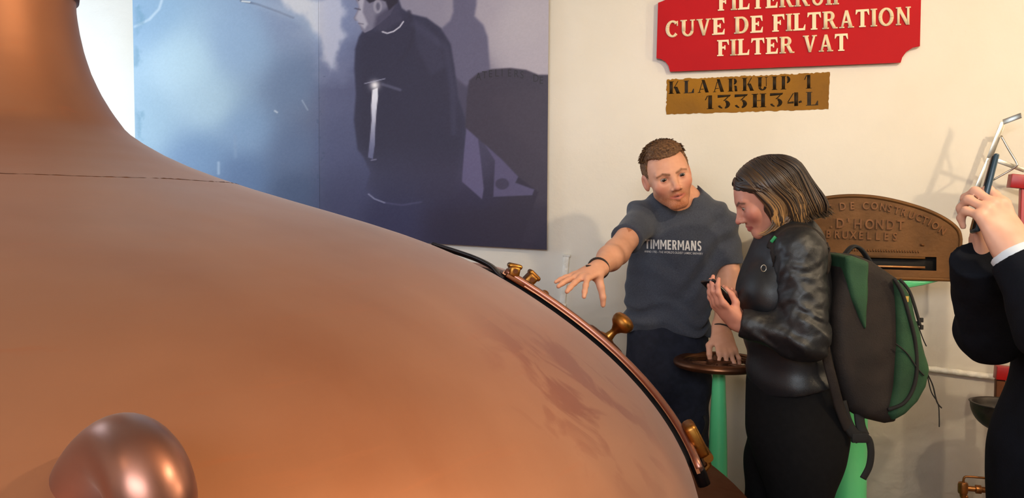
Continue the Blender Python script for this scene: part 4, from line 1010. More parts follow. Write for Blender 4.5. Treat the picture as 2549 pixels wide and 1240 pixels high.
M_SHOE = mat('black_shoe', rgb(28, 26, 26), 0.5, col2=rgb(40, 36, 34))
def add_shoe(parent, ank, f):
    B = Solid(); f = nrm([f[0], f[1], 0]); g = np.array([ank[0], ank[1], 0.0])
    B.cone(g+np.array([0, 0, 0.045])-f*0.03, g+f*0.15+np.array([0, 0, 0.038]), 0.043, 0.042, 0.02); B.cone(g+np.array([0, 0, 0.05]), g+np.array([0, 0, 0.11]), 0.048, 0.045, 0.03)
    B.cuts.append(lambda p: -p[..., 2]+0.001)
    return B.build('shoe', M_SHOE, parent, 0.006)
# ---------------------------------------------------------------- man in the grey-blue T-shirt
man = empty('person', (*P(1660, 900, 3.12)[:2], 0), 'person in slate T-shirt with white print reaching one hand over the kettle hatch', 'person')
mh = HeadFrame(P(1661, 436, 2.99), (0.035, -0.985, -0.11), (-0.285, 0, 0.96), 1.05)
FW = np.array([-0.1, -0.995, 0]); FL = (FW, 0.70)
def man_torso(B, g=0.0, kk=0.05):
    B.cone(P(1692, 566, 3.10), P(1683, 620, 3.10), 0.150+g, 0.156+g, kk, FL); B.cone(P(1683, 620, 3.10), P(1668, 720, 3.11), 0.156+g, 0.146+g, kk, FL)
    B.cone(P(1668, 720, 3.11), P(1662, 800, 3.12), 0.146+g, 0.150+g, kk, FL)
    B.cone(P(1612, 540, 3.09), P(1698, 524, 3.10), 0.054+g, 0.062+g, kk, (FW, 0.9)); B.cone(P(1698, 524, 3.10), P(1784, 546, 3.09), 0.062+g, 0.052+g, kk, (FW, 0.9))
    B.cone(P(1645, 535, 3.10), P(1692, 492, 3.08), 0.045+g, 0.050+g*0.5, kk); B.cone(P(1745, 540, 3.10), P(1698, 492, 3.08), 0.045+g, 0.050+g*0.5, kk)
RS, RE, RW = P(1599, 545, 3.07), P(1535, 628, 2.84), P(1484, 673, 2.60)
LS, LE, LW = P(1801, 558, 3.07), P(1816, 702, 3.06), P(1795, 826, 2.95)
HIP = P(1657, 905, 3.12)
def man_legs(B, g=0.0):
    B.cone(P(1660, 800, 3.12), HIP, 0.142+g, 0.150+g, 0.04, (FW, 0.72))
    for px, foot in ((1612, (1600, 3.02)), (1705, (1722, 3.20))):
        a = P(px, 960, 3.12); kn = P(px*0.5+foot[0]*0.5, 1200, 3.08); an = np.array([P(foot[0], 1400, foot[1])[0], foot[1], 0.10])
        B.cone(HIP+(a-HIP)*0.5, a, 0.088+g, 0.086+g, 0.04); B.cone(a, kn, 0.084+g, 0.060+g*1.1, 0.03); B.cone(kn, an, 0.058+g*1.1, 0.042+g*1.3, 0.03)
mb_ = Solid(); man_torso(mb_, -0.012); man_legs(mb_, -0.014)
mb_.cone(P(1694, 510, 3.07), mh.w(0, -0.028, -0.045), 0.055, 0.052, 0.02); add_head(mb_, mh, smile=0.003, lid=(0.0002, -0.0042))
mb_.cone(RS, RE, 0.049, 0.043, 0.03); mb_.cone(RE, RE+(RW-RE)*0.35, 0.041, 0.040, 0.03); mb_.cone(RE+(RW-RE)*0.35, RW, 0.040, 0.028, 0.03)
mb_.cone(LS, LE, 0.049, 0.041, 0.03); mb_.cone(LE, LE+(LW-LE)*0.35, 0.041, 0.042, 0.03); mb_.cone(LE+(LW-LE)*0.35, LW, 0.042, 0.028, 0.02)
fR = P(1398, 706, 2.47)-RW
add_hand(mb_, RW, fR, (0.10, 0.25, -1), (0.3, -1, -0.3), [(0.30, 0.18, 0.12), (0.12, 0.12, 0.1), (0.05, 0.1, 0.1), (0.05, 0.1, 0.1)], [(0.25, 0.55, 1.0), (0.1, 0.30, 1.0), (0.0, 0.0, 1.0)], 1.02, (0.50, 0.16, -0.04, -0.24))
add_hand(mb_, LW, (0.10, -0.50, -0.62), (-0.1, 0.62, -0.70), (-1, -0.2, -0.1), [(0.55, 0.75, 0.4), (0.45, 0.75, 0.45), (0.4, 0.7, 0.4), (0.4, 0.6, 0.4)], [(0.5, 0.75, 0.3), (0.9, 0.1, 0.35), (0.8, -0.1, 0.6)], 1.0, (0.20, 0.0, -0.22, -0.45))
def man_skin(p):
    c = head_color(mh, p, (214, 156, 126), (192, 108, 92), (104, 64, 40), (150, 82, 46))
    return s2l(c)
mb_.build('body', M_SKIN, man, 0.0031, man_skin)
for sx in (-1, 1): make_eye('eye', man, mh, sx, mh.R@np.array([0.38 if True else 0, 0.9, -0.22])*1.0 if False else (nrm(P(1800, 560, 2.5)-mh.w(sx*0.0325, 0.0765, 0))*0.7+mh.R[:, 1]*0.5), (44, 38, 34))
# short hair
M_HAIR = mat('brown_hair', (1, 1, 1), 0.65, attr='col', spec=0.3)
hb = Solid()
hb.ell(mh.w(0, -0.012, 0.034), np.array([0.0815, 0.101, 0.0935])*mh.s, mh.R, 0.01); hb.ell(mh.w(0, 0.030, 0.082), np.array([0.060, 0.050, 0.040])*mh.s, mh.R, 0.02*mh.s)
def man_hairline(p):
    l = mh.l(p); x, y, z = np.abs(l[..., 0]), l[..., 1], l[..., 2]
    top = 0.070+0.30*np.clip(x-0.03, 0, 0.02)*1.0-z              # forehead hairline
    fr = np.maximum(top, y-0.15)
    side = np.maximum(y-0.032+0.45*np.clip(-(z-0.02), 0, 1)*0.5, -0.028-z)   # temples to sideburns
    ear = np.maximum(-(y+0.028), -(0.012-np.abs(0)) if False else np.full_like(y, -1))
    back = np.maximum(y+0.030, -0.085-z-0.4*(y+0.03))
    d = np.minimum(np.minimum(fr, side), back)
    over_ear = np.hypot((y+0.010)/1.0, (z+0.010)/1.4)-0.026
    return np.maximum(d, -over_ear)*mh.s
hb.cuts.append(man_hairline)
hb.disp = lambda p: (0.0022*wob(p, 420, 8)+0.0018*wob(p, 900, 9)+0.0012*np.sin((mh.l(p)[..., 0]*1.0+mh.l(p)[..., 1]*0.5)*700))
def hair_col(p): n = 0.5+0.5*wob(p, 500, 2); l = mh.l(p); tp = sstep(0.02, 0.09, l[:, 2]); return s2l(np.outer(1-n, (84, 58, 38))+np.outer(n, (140, 102, 68))-tp[:, None]*np.array([14, 12, 10]))
hb.build('hair', M_HAIR, man, 0.0026, hair_col)
tuft = MB(); rg = random.Random(4)
for i in range(1500):
    th = rg.uniform(0, 2*math.pi); zz = rg.uniform(0.35, 1.0); rr_ = math.sqrt(1-zz*zz); n0 = np.array([rr_*math.cos(th), rr_*math.sin(th), zz])
    p = np.array([0, -0.012, 0.034])+n0*np.array([0.0805, 0.100, 0.0925])
    if p[1] > 0.02 and p[2] < 0.088: continue
    d = nrm(n0*0.22+np.array([rg.uniform(-0.5, 0.5)+0.2, 0.7, rg.uniform(-0.2, 0.1)])*0.8); ln = rg.uniform(0.008, 0.016)
    a = mh.w(*p); b = mh.w(*(p+d*ln)); c_ = mh.w(*(p+d*ln*1.5+np.array([0, 0.003, -0.003]))); tuft.tube([a, b, c_], [0.0022, 0.0016, 0.0003], 4, cap=False)
tv = np.array(tuft.v); mesh_obj('hair_tuft', tv, list(tuft.f), M_HAIR, man, True, hair_col(tv))['kind'] = 'stuff'

# T-shirt
M_SHIRT = mat('slate_cotton', rgb(70, 74, 84), 0.9, col2=rgb(60, 63, 73), nscale=260, bump=0.15, bscale=500, spec=0.2, sheen=0.15)
sb = Solid(); man_torso(sb, 0.006); sb.cone(P(1662, 800, 3.12), P(1660, 870, 3.12), 0.157, 0.160, 0.03, (FW, 0.72))
def sleeve(B, s_, e_, t, r0, r1):
    d = nrm(e_-s_); q = s_+(e_-s_)*t; B.cone(s_, q+d*0.05, r0, r1, 0.035, None, 'u', (q, d))
sleeve(sb, RS, RE, 0.62, 0.061, 0.061); sleeve(sb, LS, LE, 0.70, 0.057, 0.058)
sb.cone(P(1690, 487, 3.02), mh.w(0, -0.02, -0.02), 0.056, 0.080, 0.004, None, 's'); sb.cone(P(1689, 484, 2.92), P(1690, 470, 3.1), 0.050, 0.070, 0.004, None, 's')
sb.ell(P(1724, 474, 3.04), (0.036, 0.05, 0.036), None, 0.004, 's'); sb.ell(P(1652, 480, 3.04), (0.028, 0.05, 0.028), None, 0.004, 's')
hemA = P(1660, 843, 3.0)
sb.cuts.append(lambda p: (hemA[2]-0.02*np.sin(p[..., 0]*9)+0.035*(p[..., 0]-hemA[0])-p[..., 2])*0.95)
def shirt_disp(p):
    z = p[..., 2]; x = p[..., 0]; low = sstep(1.22, 1.06, z); n = wob(p, 18, 4)
    d = 0.0035*np.sin(z*95+4*n+x*14)*low+0.006*n*sstep(1.32, 1.15, z)
    d += 0.0045*np.sin((z*0.8+x*0.75)*62+3*wob(p, 9, 6))*sstep(0.10, 0.02, np.abs((x-RS[0]-0.03)+0.45*(z-1.36)))*sstep(1.18, 1.30, z)
    d += 0.0045*np.sin((z*0.8-x*0.75)*62+3*wob(p, 9, 7))*sstep(0.12, 0.02, np.abs((x-LS[0]+0.05)-0.45*(z-1.32)))*sstep(1.10, 1.25, z)
    d += 0.004*np.sin((z+x*0.5)*45+2.5*n)*sstep(0.55, 0.47, np.abs(x-1.15))*0+0.003*wob(p, 35, 12)
    return -1.7*d
sb.disp = shirt_disp
shirt = sb.build('t_shirt', M_SHIRT, man, 0.0042, None, 2)
# ribbed collar ring
bvh_s = BVHTree.FromPolygons([tuple(x) for x in (np.array([w_.co[:] for w_ in shirt.data.vertices])+np.array(man.location))], [tuple(q.vertices) for q in shirt.data.polygons])
# printed words, laid on the cloth
M_PRINTW = mat('white_shirt_print', rgb(226, 222, 216), 0.8, col2=rgb(206, 203, 198), nscale=300)
def sans(ch):
    T_ = 0.20; st = lambda x: g_box(x, 0, x+T_, 1)
    if ch == 'T': return [g_box(0.02, 0.83, 0.62, 1), st(0.22)], 0.64
    if ch == 'I': return [st(0.05)], 0.30
    if ch == 'M': return [st(0.03), st(0.69), [(0.17, 1), (0.37, 0.30), (0.46, 0.30), (0.46, 0.52), (0.23, 1)], [(0.69, 1), (0.46, 0.52), (0.46, 0.30), (0.55, 0.30), (0.75, 1)]], 0.93
    if ch == 'E': return [st(0.05), g_box(0.05, 0.83, 0.54, 1), g_box(0.05, 0.42, 0.50, 0.58), g_box(0.05, 0, 0.54, 0.17)], 0.60
    if ch == 'R': return [st(0.05), g_box(0.05, 0.85, 0.36, 1), g_box(0.05, 0.42, 0.36, 0.56)]+g_arc(0.36, 0.71, 0.26, 0.29, -90, 90, T_, 0.15, 10)+[g_line(0.55, 0, 0.36, 0.46, 0.22)], 0.70
    if ch == 'A': return [g_line(0.10, 0, 0.36, 1, 0.20), g_line(0.66, 0, 0.40, 1, 0.20), g_box(0.2, 0.18, 0.56, 0.33)], 0.76
    if ch == 'N': return [st(0.05), st(0.55), g_line(0.62, 0, 0.18, 1, 0.24)], 0.82
    if ch == 'S': return g_arc(0.31, 0.73, 0.27, 0.28, 25, 270, 0.19, 0.16, 12)+g_arc(0.31, 0.28, 0.28, 0.295, -155, 90, 0.19, 0.16, 12), 0.64
    return [], 0.3
def sans2d(body):
    v2, f2, x = [], [], 0.0
    for ch in body:
        polys, w_ = sans(ch)
        for po in polys:
            n = len(v2); v2 += [(x+a, b) for a, b in po]; f2 += [(n, n+i, n+i+1) for i in range(1, len(po)-1)]
        x += w_+0.05
    return np.array(v2), f2, None
def cloth_text(name, body, bold, corners, lift=0.0018, mat_=M_PRINTW, cuts=3):
    v2, f2, _ = sans2d(body) if bold > 0.003 else text2d(body, bold); mn, mx = v2.min(0), v2.max(0)
    bm = bmesh.new(); vs = [bm.verts.new((x, y, 0)) for x, y in v2]
    for q in f2:
        try: bm.faces.new([vs[i] for i in q])
        except ValueError: pass
    for _ in range(cuts):
        L_ = [e for e in bm.edges if e.calc_length() > 0.16]
        if not L_: break
        bmesh.ops.subdivide_edges(bm, edges=L_, cuts=1); bmesh.ops.triangulate(bm, faces=bm.faces)
    bm.verts.ensure_lookup_table(); bm.verts.index_update(); out_ = []
    cs = np.array(corners, float)
    o_ = Vector((0, 0, CAMZ))
    for q in bm.verts:
        u = (q.co.x-mn[0])/(mx[0]-mn[0]); w_ = (q.co.y-0.0)/(1.0)
        px = (1-u)*cs[0]+u*cs[1]; hh = (1-u)*cs[2][1]+u*cs[3][1]
        pt = P(px[0], px[1]-w_*hh, 1.0); d = Vector(pt)-o_; d.normalize(); hit = bvh_s.ray_cast(o_, d)
        loc = hit[0] if hit[0] is not None else o_+d*3.0
        out_.append(np.array(loc-d*lift))
    fs = [tuple(x.index for x in q.verts) for q in bm.faces]; bm.free()
    return mesh_obj(name, out_, fs, mat_, shirt)
cloth_text('print_title', 'TIMMERMANS', 0.004, [(1606, 619), (1746, 625), (0, 23), (0, 25)])
cloth_text('print_tagline', "ANNO 1702 - THE WORLD'S OLDEST LAMBIC BREWERY", 0.002, [(1604, 628.5), (1750, 634.5), (0, 5.6), (0, 5.6)])
# trousers
M_NAVY = mat('dark_navy_cloth', rgb(34, 37, 50), 0.85, col2=rgb(27, 29, 40), nscale=40, bump=0.1, bscale=300, spec=0.25)
tb = Solid(); man_legs(tb, 0.012); tb.disp = lambda p: 0.006*wob(p, 16, 21)+0.003*np.sin(p[..., 2]*60+3*wob(p, 8, 2))*sstep(0.9, 0.5, p[..., 2])
tb.cuts.append(lambda p: 0.04-p[..., 2]); trousers = tb.build('trousers', M_NAVY, man, 0.006)
mb = MB(); mb.tube(catmull([P(1752, 1035, 3.03), P(1758, 1052, 3.02), P(1754, 1070, 3.02), P(1745, 1092, 3.03)], 4), [(0.003, 0.008)]*13, 8); mb.build('leg_strap', M_GAP, trousers, True)
for px, d_ in ((1600, 3.02), (1722, 3.20)): add_shoe(man, np.array([P(px, 1400, d_)[0], d_, 0]), (-0.1, -1, 0))
# wristbands
M_BAND = mat('black_cord', rgb(34, 26, 22), 0.8, col2=rgb(48, 36, 30))
def ring_at(a, b, t, r, rw, name, m, par, tilt=0.0):
    c = a+(b-a)*t; d = nrm(b-a); u = nrm(np.cross(d, [0, 0, 1])); w_ = np.cross(d, u); mb = MB()
    mb.tube([c+(u*math.cos(q)+w_*math.sin(q))*r+d*math.sin(q)*tilt for q in np.linspace(0, 2*math.pi, 28, endpoint=False)], rw, 8, closed=True); return mb.build(name, m, par, True)
wb = ring_at(RE, RW, 0.90, 0.0345, 0.0036, 'wristband', M_BAND, man)
q = P(1478, 664, 2.585); mb = MB(); mb.tube([q+np.array([0.008, 0, 0.001]), q+np.array([-0.012, -0.012, 0.0035]), q+np.array([-0.026, -0.018, 0.004])], [0.003, 0.0024, 0.0034], 6); mb.build('cord_end', M_BAND, wb, True)
ring_at(LE, LW, 0.93, 0.0325, 0.0028, 'wristband', M_BAND, man)
# ---------------------------------------------------------------- woman in the leather jacket
wom = empty('person', (*P(1970, 1000, 2.6)[:2], 0), 'person in black leather jacket with backpack looking down at a phone', 'person')
wh = HeadFrame(P(1907, 489, 2.56), (-0.885, 0.12, -0.43), (-0.43, 0.02, 0.9), 0.99)
WX = np.array([-1.0, 0.1, 0]); WF = (WX, 0.74)      # her forward; torso is flat front to back
def wom_torso(B, g=0.0, kk=0.05):
    B.cone(P(1962, 650, 2.585), P(1950, 730, 2.585), 0.150+g, 0.166+g, kk, (WX, 0.78))
    B.cone(P(1950, 730, 2.585), P(1966, 860, 2.59), 0.166+g, 0.150+g, kk, (WX, 0.82))
    B.cone(P(1966, 860, 2.59), P(1975, 960, 2.59), 0.150+g, 0.168+g, kk, (WX, 0.80))
    B.cone(P(1985, 622, 2.45), P(1955, 612, 2.73), 0.066+g, 0.066+g, kk); B.cone(P(1975, 610, 2.5), P(1955, 560, 2.575), 0.050+g, 0.045+g, kk); B.cone(P(1950, 600, 2.68), P(1950, 560, 2.59), 0.050+g, 0.045+g, kk)
    B.ell(P(1908, 735, 2.50), (0.065+g, 0.075+g, 0.075+g), None, 0.05); B.ell(P(1908, 735, 2.67), (0.065+g, 0.075+g, 0.075+g), None, 0.05)
NS, NE, NW = P(1992, 628, 2.42), P(2003, 842, 2.36), P(1833, 802, 2.43)
FS, FE, FWR = P(1950, 620, 2.745), P(1930, 835, 2.75), P(1853, 783, 2.56)
WH = P(1976, 1060, 2.59)
def wom_legs(B, g=0.0):
    B.cone(P(1972, 960, 2.59), WH, 0.164+g, 0.176+g, 0.04, (WX, 0.84)); B.ell(P(2042, 1080, 2.52), (0.075+g, 0.085+g, 0.10+g), None, 0.05); B.ell(P(2042, 1080, 2.66), (0.075+g, 0.085+g, 0.10+g), None, 0.05)
    for dy, fx, ax_, kx_ in ((2.50, 1995, 1992, 1990), (2.68, 1885, 1945, 1905)):
        a = P(ax_, 1150, dy); kn = P(kx_, 1370, dy-0.01); an = np.array([P(fx, 1500, dy)[0], dy, 0.10])
        B.cone(a, kn, 0.106+g, 0.076+g, 0.05, None); B.cone(P(1975, 1090, dy), a, 0.108+g, 0.106+g, 0.05); B.cone(kn, an, 0.062+g, 0.042+g*1.3, 0.03)
wb_ = Solid(); wom_torso(wb_, -0.022); wom_legs(wb_, -0.012)
wb_.cone(P(1955, 588, 2.585), wh.w(0, -0.03, -0.04), 0.050, 0.048, 0.03); add_head(wb_, wh, True, 0.0, (-0.0022, -0.0046))
for s_, e_, w_ in ((NS, NE, NW), (FS, FE, FWR)): wb_.cone(s_, e_, 0.044, 0.038, 0.03); wb_.cone(e_, w_, 0.038, 0.025, 0.02)
pf = nrm(P(1768, 738, 2.41)-NW)
add_hand(wb_, NW+pf*0.005, pf, (0.35, 0.35, 1.0), (0, -1, 0.1), [(0.35, 0.45, 0.3)]*4, [(0.75, 0.25, 0.75), (0.95, -0.15, 0.45), (0.9, -0.35, 0.2)], 0.90, 0.03, 0.024)
pf2 = nrm(P(1782, 752, 2.47)-FWR)
add_hand(wb_, FWR, pf2, (0.35, -0.35, 1.0), (0, 1, 0.1), [(0.4, 0.5, 0.4)]*4, [(0.7, 0.3, 0.7), (0.9, 0, 0.5), (0.9, 0, 0.3)], 0.88, 0.03, 0.024)
wb_.build('body', M_SKIN, wom, 0.0031, lambda p: s2l(head_color(wh, p, (196, 134, 112), (160, 78, 74), (66, 46, 38), None, (182, 98, 88), 0.002)))
for sx in (-1, 1): make_eye('eye', wom, wh, sx, wh.R@np.array([0, 1, -0.45]), (60, 42, 30))
# bob hair: under-volume plus overlapping locks
M_HAIRW = mat('highlighted_hair', (1, 1, 1), 0.42, attr='col', spec=0.5)
wr_ = random.Random(11)
def w_dark(t, seed):   # colour along a lock: dark root, blond streak length
    b = np.array([44, 32, 24.]); h_ = np.array([166, 124, 74.]); return b*(1-t)+h_*t
hs = Solid()
hs.ell(wh.w(0, -0.016, 0.030), np.array([0.086, 0.107, 0.092])*wh.s, wh.R, 0.01)
for sx in (-1, 1):
    hs.cone(wh.w(sx*0.035, -0.072, 0.030), wh.w(sx*0.040, -0.108, -0.085), 0.056, 0.040, 0.03); hs.cone(wh.w(sx*0.040, -0.105, -0.080), wh.w(sx*0.030, -0.138, -0.125), 0.036, 0.012, 0.02)
    hs.cone(wh.w(sx*0.056, -0.002, 0.040), wh.w(sx*0.064, 0.010, -0.080), 0.034, 0.019, 0.03); hs.cone(wh.w(sx*0.058, -0.045, 0.030), wh.w(sx*0.064, -0.048, -0.100), 0.040, 0.022, 0.03)
def wom_hairline(p):
    l = wh.l(p); y, z = l[..., 1], l[..., 2]
    return np.minimum(y-0.022-0.45*np.maximum(-z, 0), (0.010+0.80*(y-0.020)-z)*0.78)*wh.s
def hair_ops(q):                               # distance to the uncut volume, local coordinates in
    return Solid.ev(type('o', (), {'ops': hs.ops, 'cuts': [], 'prim': hs.prim})(), q)
def onto_hair(pl, lift):
    q = wh.c+(np.asarray(pl)*wh.s)@wh.R.T
    for _ in range(3):
        d = hair_ops(q); g_ = np.stack([hair_ops(q+e*0.002)-hair_ops(q-e*0.002) for e in np.eye(3)], -1)/0.004
        q = q-g_/(np.linalg.norm(g_, axis=1, keepdims=True)+1e-6)*(d-lift)[:, None]
    return q
hs.cuts.append(wom_hairline); hs.disp = lambda p: 0.002*wob(p, 60, 31)+0.0015*wob(p, 260, 32)
hs.build('hair', M_HAIRW, wom, 0.004, lambda p: s2l(np.tile(np.array([46, 34, 26.]), (len(p), 1))+8*wob(p, 200, 3)[:, None]))
LV, LF, LC = [], [], []
def lock(q, r, tone, phase=0.0):
    n = len(q); t = np.linspace(0, 1, n); n0 = nrm(q[n//2]-wh.w(0, -0.02, 0))
    w_ = r*np.clip(np.minimum(0.35+t*3, 1.0)*(1-np.clip((t-0.72)/0.28, 0, 1)**1.5), 0.06, 1)
    mb = MB(); mb.tube(q, [(max(0.0006, a*0.34), a) for a in w_], 6, cap=False, flat=n0)
    k = np.clip((t-0.12)*1.5, 0, 1)*tone; col = np.outer(1-k, (44, 32, 24))+np.outer(k, (176, 130, 76)); n_ = len(LV)
    LV.extend(mb.v); LF.extend(tuple(i+n_ for i in f_) for f_ in mb.f); LC.extend(np.repeat(col, 6, 0))
JOBS = []                                       # (path, lift, radius, tone, tip function)
for i in range(620):
    sx = -1 if i % 5 < 3 else 1; t = wr_.random(); jit = wr_.uniform(-0.007, 0.007); fl_ = wr_.random()
    if t < 0.72:
        y0 = 0.070-0.165*t; ye = 0.046-0.175*t; ze = -0.090-0.030*t+wr_.uniform(-0.012, 0.014)
        pl = [np.array([sx*0.002, y0, 0.12]), np.array([sx*0.060, y0*0.85-0.006+jit, 0.085]), np.array([sx*0.092, (y0*0.6+ye*0.4)-0.022*(1-t)+jit*1.5, 0.022]), np.array([sx*0.094, ye-0.020*(1-t)-0.004+jit*2, -0.040]), np.array([sx*0.087, ye, ze])]
        tip = [np.array([-sx*0.003-sx*0.006*fl_, 0.024*(1-t)*fl_, -0.008]), np.array([-sx*0.006-sx*0.010*fl_, (0.034*(1-t)+0.004)*fl_, -0.010-0.004*wr_.random()])]
    else:
        an_ = wr_.uniform(0.0, 1.35); rot = lambda rr_, z_: np.array([sx*rr_*0.80*math.sin(an_), -0.016-rr_*math.cos(an_), z_])
        pl = [np.array([sx*0.002, -0.045-0.04*wr_.random(), 0.12]), rot(0.085, 0.080), rot(0.118, 0.020), rot(0.128, -0.045), rot(0.132, -0.100-0.03*wr_.random()*math.cos(an_))]
        tip = [np.array([0, -0.004, -0.010]), np.array([0, -0.010*math.cos(an_), -0.018])]
    JOBS.append((np.array(catmull(pl, 5)), wr_.uniform(0.0, 0.0045), wr_.uniform(0.0035, 0.0075), wr_.choice((0.0, 0.05, 0.15, 0.30, 0.55, 0.85, 1.0))*(1 if t < 0.72 else 0.6), tip))
for i in range(90):                             # swept fringe over the temple
    sx = -1 if i % 3 else 1; t = wr_.random()
    pl = catmull([np.array([sx*0.004, 0.064+0.022*t, 0.10]), np.array([sx*0.040, 0.078+0.006*t-0.010, 0.074+0.01*(1-t)]), np.array([sx*0.072, 0.048-0.02*(1-t), 0.048+0.02*(1-t)]), np.array([sx*0.088, 0.014-0.02*(1-t), 0.024]), np.array([sx*0.09, 0.0-0.03*(1-t), -0.02-0.03*wr_.random()])], 5)
    JOBS.append((np.array(pl), wr_.uniform(0.0005, 0.005), wr_.uniform(0.0035, 0.0065), wr_.choice((0, 0, 0.15, 0.55)), []))
allp = onto_hair(np.concatenate([j[0] for j in JOBS]), np.concatenate([np.full(len(j[0]), j[1]) for j in JOBS])); k_ = 0
for j in JOBS:
    q = allp[k_:k_+len(j[0])]; k_ += len(j[0]); tips_ = [q[-1]+wh.R@t_ for t_ in j[4]]
    lock(np.vstack([q]+tips_) if tips_ else q, j[2], j[3])
for i in range(40):                             # flicked ends along the jaw
    y0 = 0.050-0.10*wr_.random(); z0 = -0.082-0.012*wr_.random(); ln = wr_.uniform(0.02, 0.05)
    q = [wh.w(-0.082, y0-0.030, z0+0.026), wh.w(-0.084, y0-0.016, z0+0.004), wh.w(-0.081, y0+ln*0.4, z0-0.008), wh.w(-0.076, y0+ln, z0-0.006+wr_.uniform(-0.004, 0.006))]
    lock(np.array(catmull(q, 4)), wr_.uniform(0.0014, 0.003), wr_.choice((0.5, 0.9, 1.0)))
mesh_obj('hair_locks', np.array(LV), LF, M_HAIRW, wom, True, s2l(np.array(LC)))['kind'] = 'stuff'
# leather jacket
M_LEATHER = mat('black_leather', rgb(26, 27, 30), 0.42, col2=rgb(20, 21, 25), nscale=30, bump=0.10, bscale=420, rough2=0.5, spec=0.5)
jb = Solid(); wom_torso(jb, 0.004)
jb.cone(P(1975, 950, 2.59), P(1972, 1030, 2.59), 0.176, 0.186, 0.03, (WX, 0.78))
jb.cone(P(1957, 585, 2.585), P(1945, 552, 2.585), 0.070, 0.064, 0.02)
hemj = P(1975, 985, 2.45)
jb.cuts.append(lambda p: (hemj[2]-0.17*(p[..., 0]-hemj[0])*-1.0*1.0-p[..., 2])*0.95 if False else (hemj[2]+0.26*(p[..., 0]-hemj[0])-p[..., 2])*0.95)
jb.cone(P(1930, 560, 2.57), wh.w(0, 0.02, -0.05), 0.050, 0.062, 0.006, None, 's')
def jk_disp(p): return 0.005*wob(p, 22, 41)+0.003*np.sin(p[..., 2]*70+4*wob(p, 10, 5))*sstep(1.15, 1.0, p[..., 2])
jb.disp = jk_disp; jacket = jb.build('jacket', M_LEATHER, wom, 0.005, None, 2)
def leather_sleeve(s_, e_, w_, r, name, seed):
    B = Solid(); B.cone(s_, e_, 0.078*r, 0.064*r, 0.04); B.cone(e_, e_+(w_-e_)*0.93, 0.064*r, 0.042*r, 0.035, None, 'u', (e_+(w_-e_)*0.93, nrm(w_-e_)))
    u = nrm(e_-s_); f2 = nrm(w_-e_)
    def dp(p):
        t = (p-s_)@u; t2 = (p-e_)@f2; el = np.exp(-((p-e_)**2).sum(-1)/0.011); sh = np.exp(-((p-s_-u*0.10)**2).sum(-1)/0.012)
        n = wob(p, 26, seed)
        return -(0.0025*np.sin(t*120+p[..., 0]*80+6*n)*sh+0.0055*np.sin((t+t2*0.9)*125+p[..., 0]*40+5*n)*el+0.0035*n+0.0026*wob(p, 75, seed+2)+0.0016*wob(p, 150, seed+3)+0.002*np.sin(t*45+3*wob(p, 30, seed+1)))
    B.disp = dp; return B.build(name, M_LEATHER, jacket, 0.0042, None, 2)
leather_sleeve(NS, NE, NW, 1.0, 'sleeve', 51); leather_sleeve(FS, FE, FWR, 0.95, 'sleeve', 57)
# collar flap and green tag on the strap
mb = MB(); mb.box(P(1925, 596, 2.44), 0.022, 0.004, 0.010, X=nrm([0.62, 0, 0.78]), Y=(0, 1, 0), Z=nrm([-0.78, 0, 0.62])); mb.build('green_tag', mat('green_tag', rgb(30, 140, 84), 0.5, col2=rgb(24, 120, 72)), jacket, bevel=0.001)
mb = MB(); cz = P(1901, 668, 2.40); mb.tube([cz+np.array([math.cos(a)*0.008, 0, math.sin(a)*0.010]) for a in np.linspace(0, 6.28, 14, endpoint=False)], 0.0014, 6, closed=True); mb.build('zip_ring', M_STEEL, jacket, True)
# trousers
M_BLACK = mat('black_denim', rgb(16, 15, 16), 0.9, col2=rgb(20, 19, 20), nscale=60, spec=0.15)
lb = Solid(); wom_legs(lb, 0.006); lb.disp = lambda p: 0.003*wob(p, 18, 61); lb.build('trousers', M_BLACK, wom, 0.007)
for dy, fx in ((2.50, 1995), (2.68, 1885)): add_shoe(wom, np.array([P(fx, 1500, dy)[0], dy, 0]), (-1, 0, 0))
# her phone
M_PHONE = mat('black_phone', rgb(18, 18, 20), 0.25, col2=rgb(24, 24, 27)); M_SCREEN = mat('dark_glass', rgb(14, 16, 20), 0.08, col2=rgb(18, 20, 24))
ph1 = empty('mobile_phone', P(1785, 745, 2.42), 'black phone held by the person in the leather jacket', 'phone')
c = P(1784, 742, 2.43)+np.array([0.0, 0, 0.004]); X = pf; Z = nrm(np.array([0.35, 0.35, 1.0])-X*(np.array([0.35, 0.35, 1.0])@X)); Y = np.cross(Z, X)
mb = MB(); mb.box(c+Z*0.016, 0.115, 0.062, 0.009, X=X, Y=Y, Z=Z); mb.build('case', M_PHONE, ph1, bevel=0.003)
mb = MB(); mb.box(c+Z*0.0208, 0.108, 0.056, 0.001, X=X, Y=Y, Z=Z); mb.build('screen', M_SCREEN, ph1)

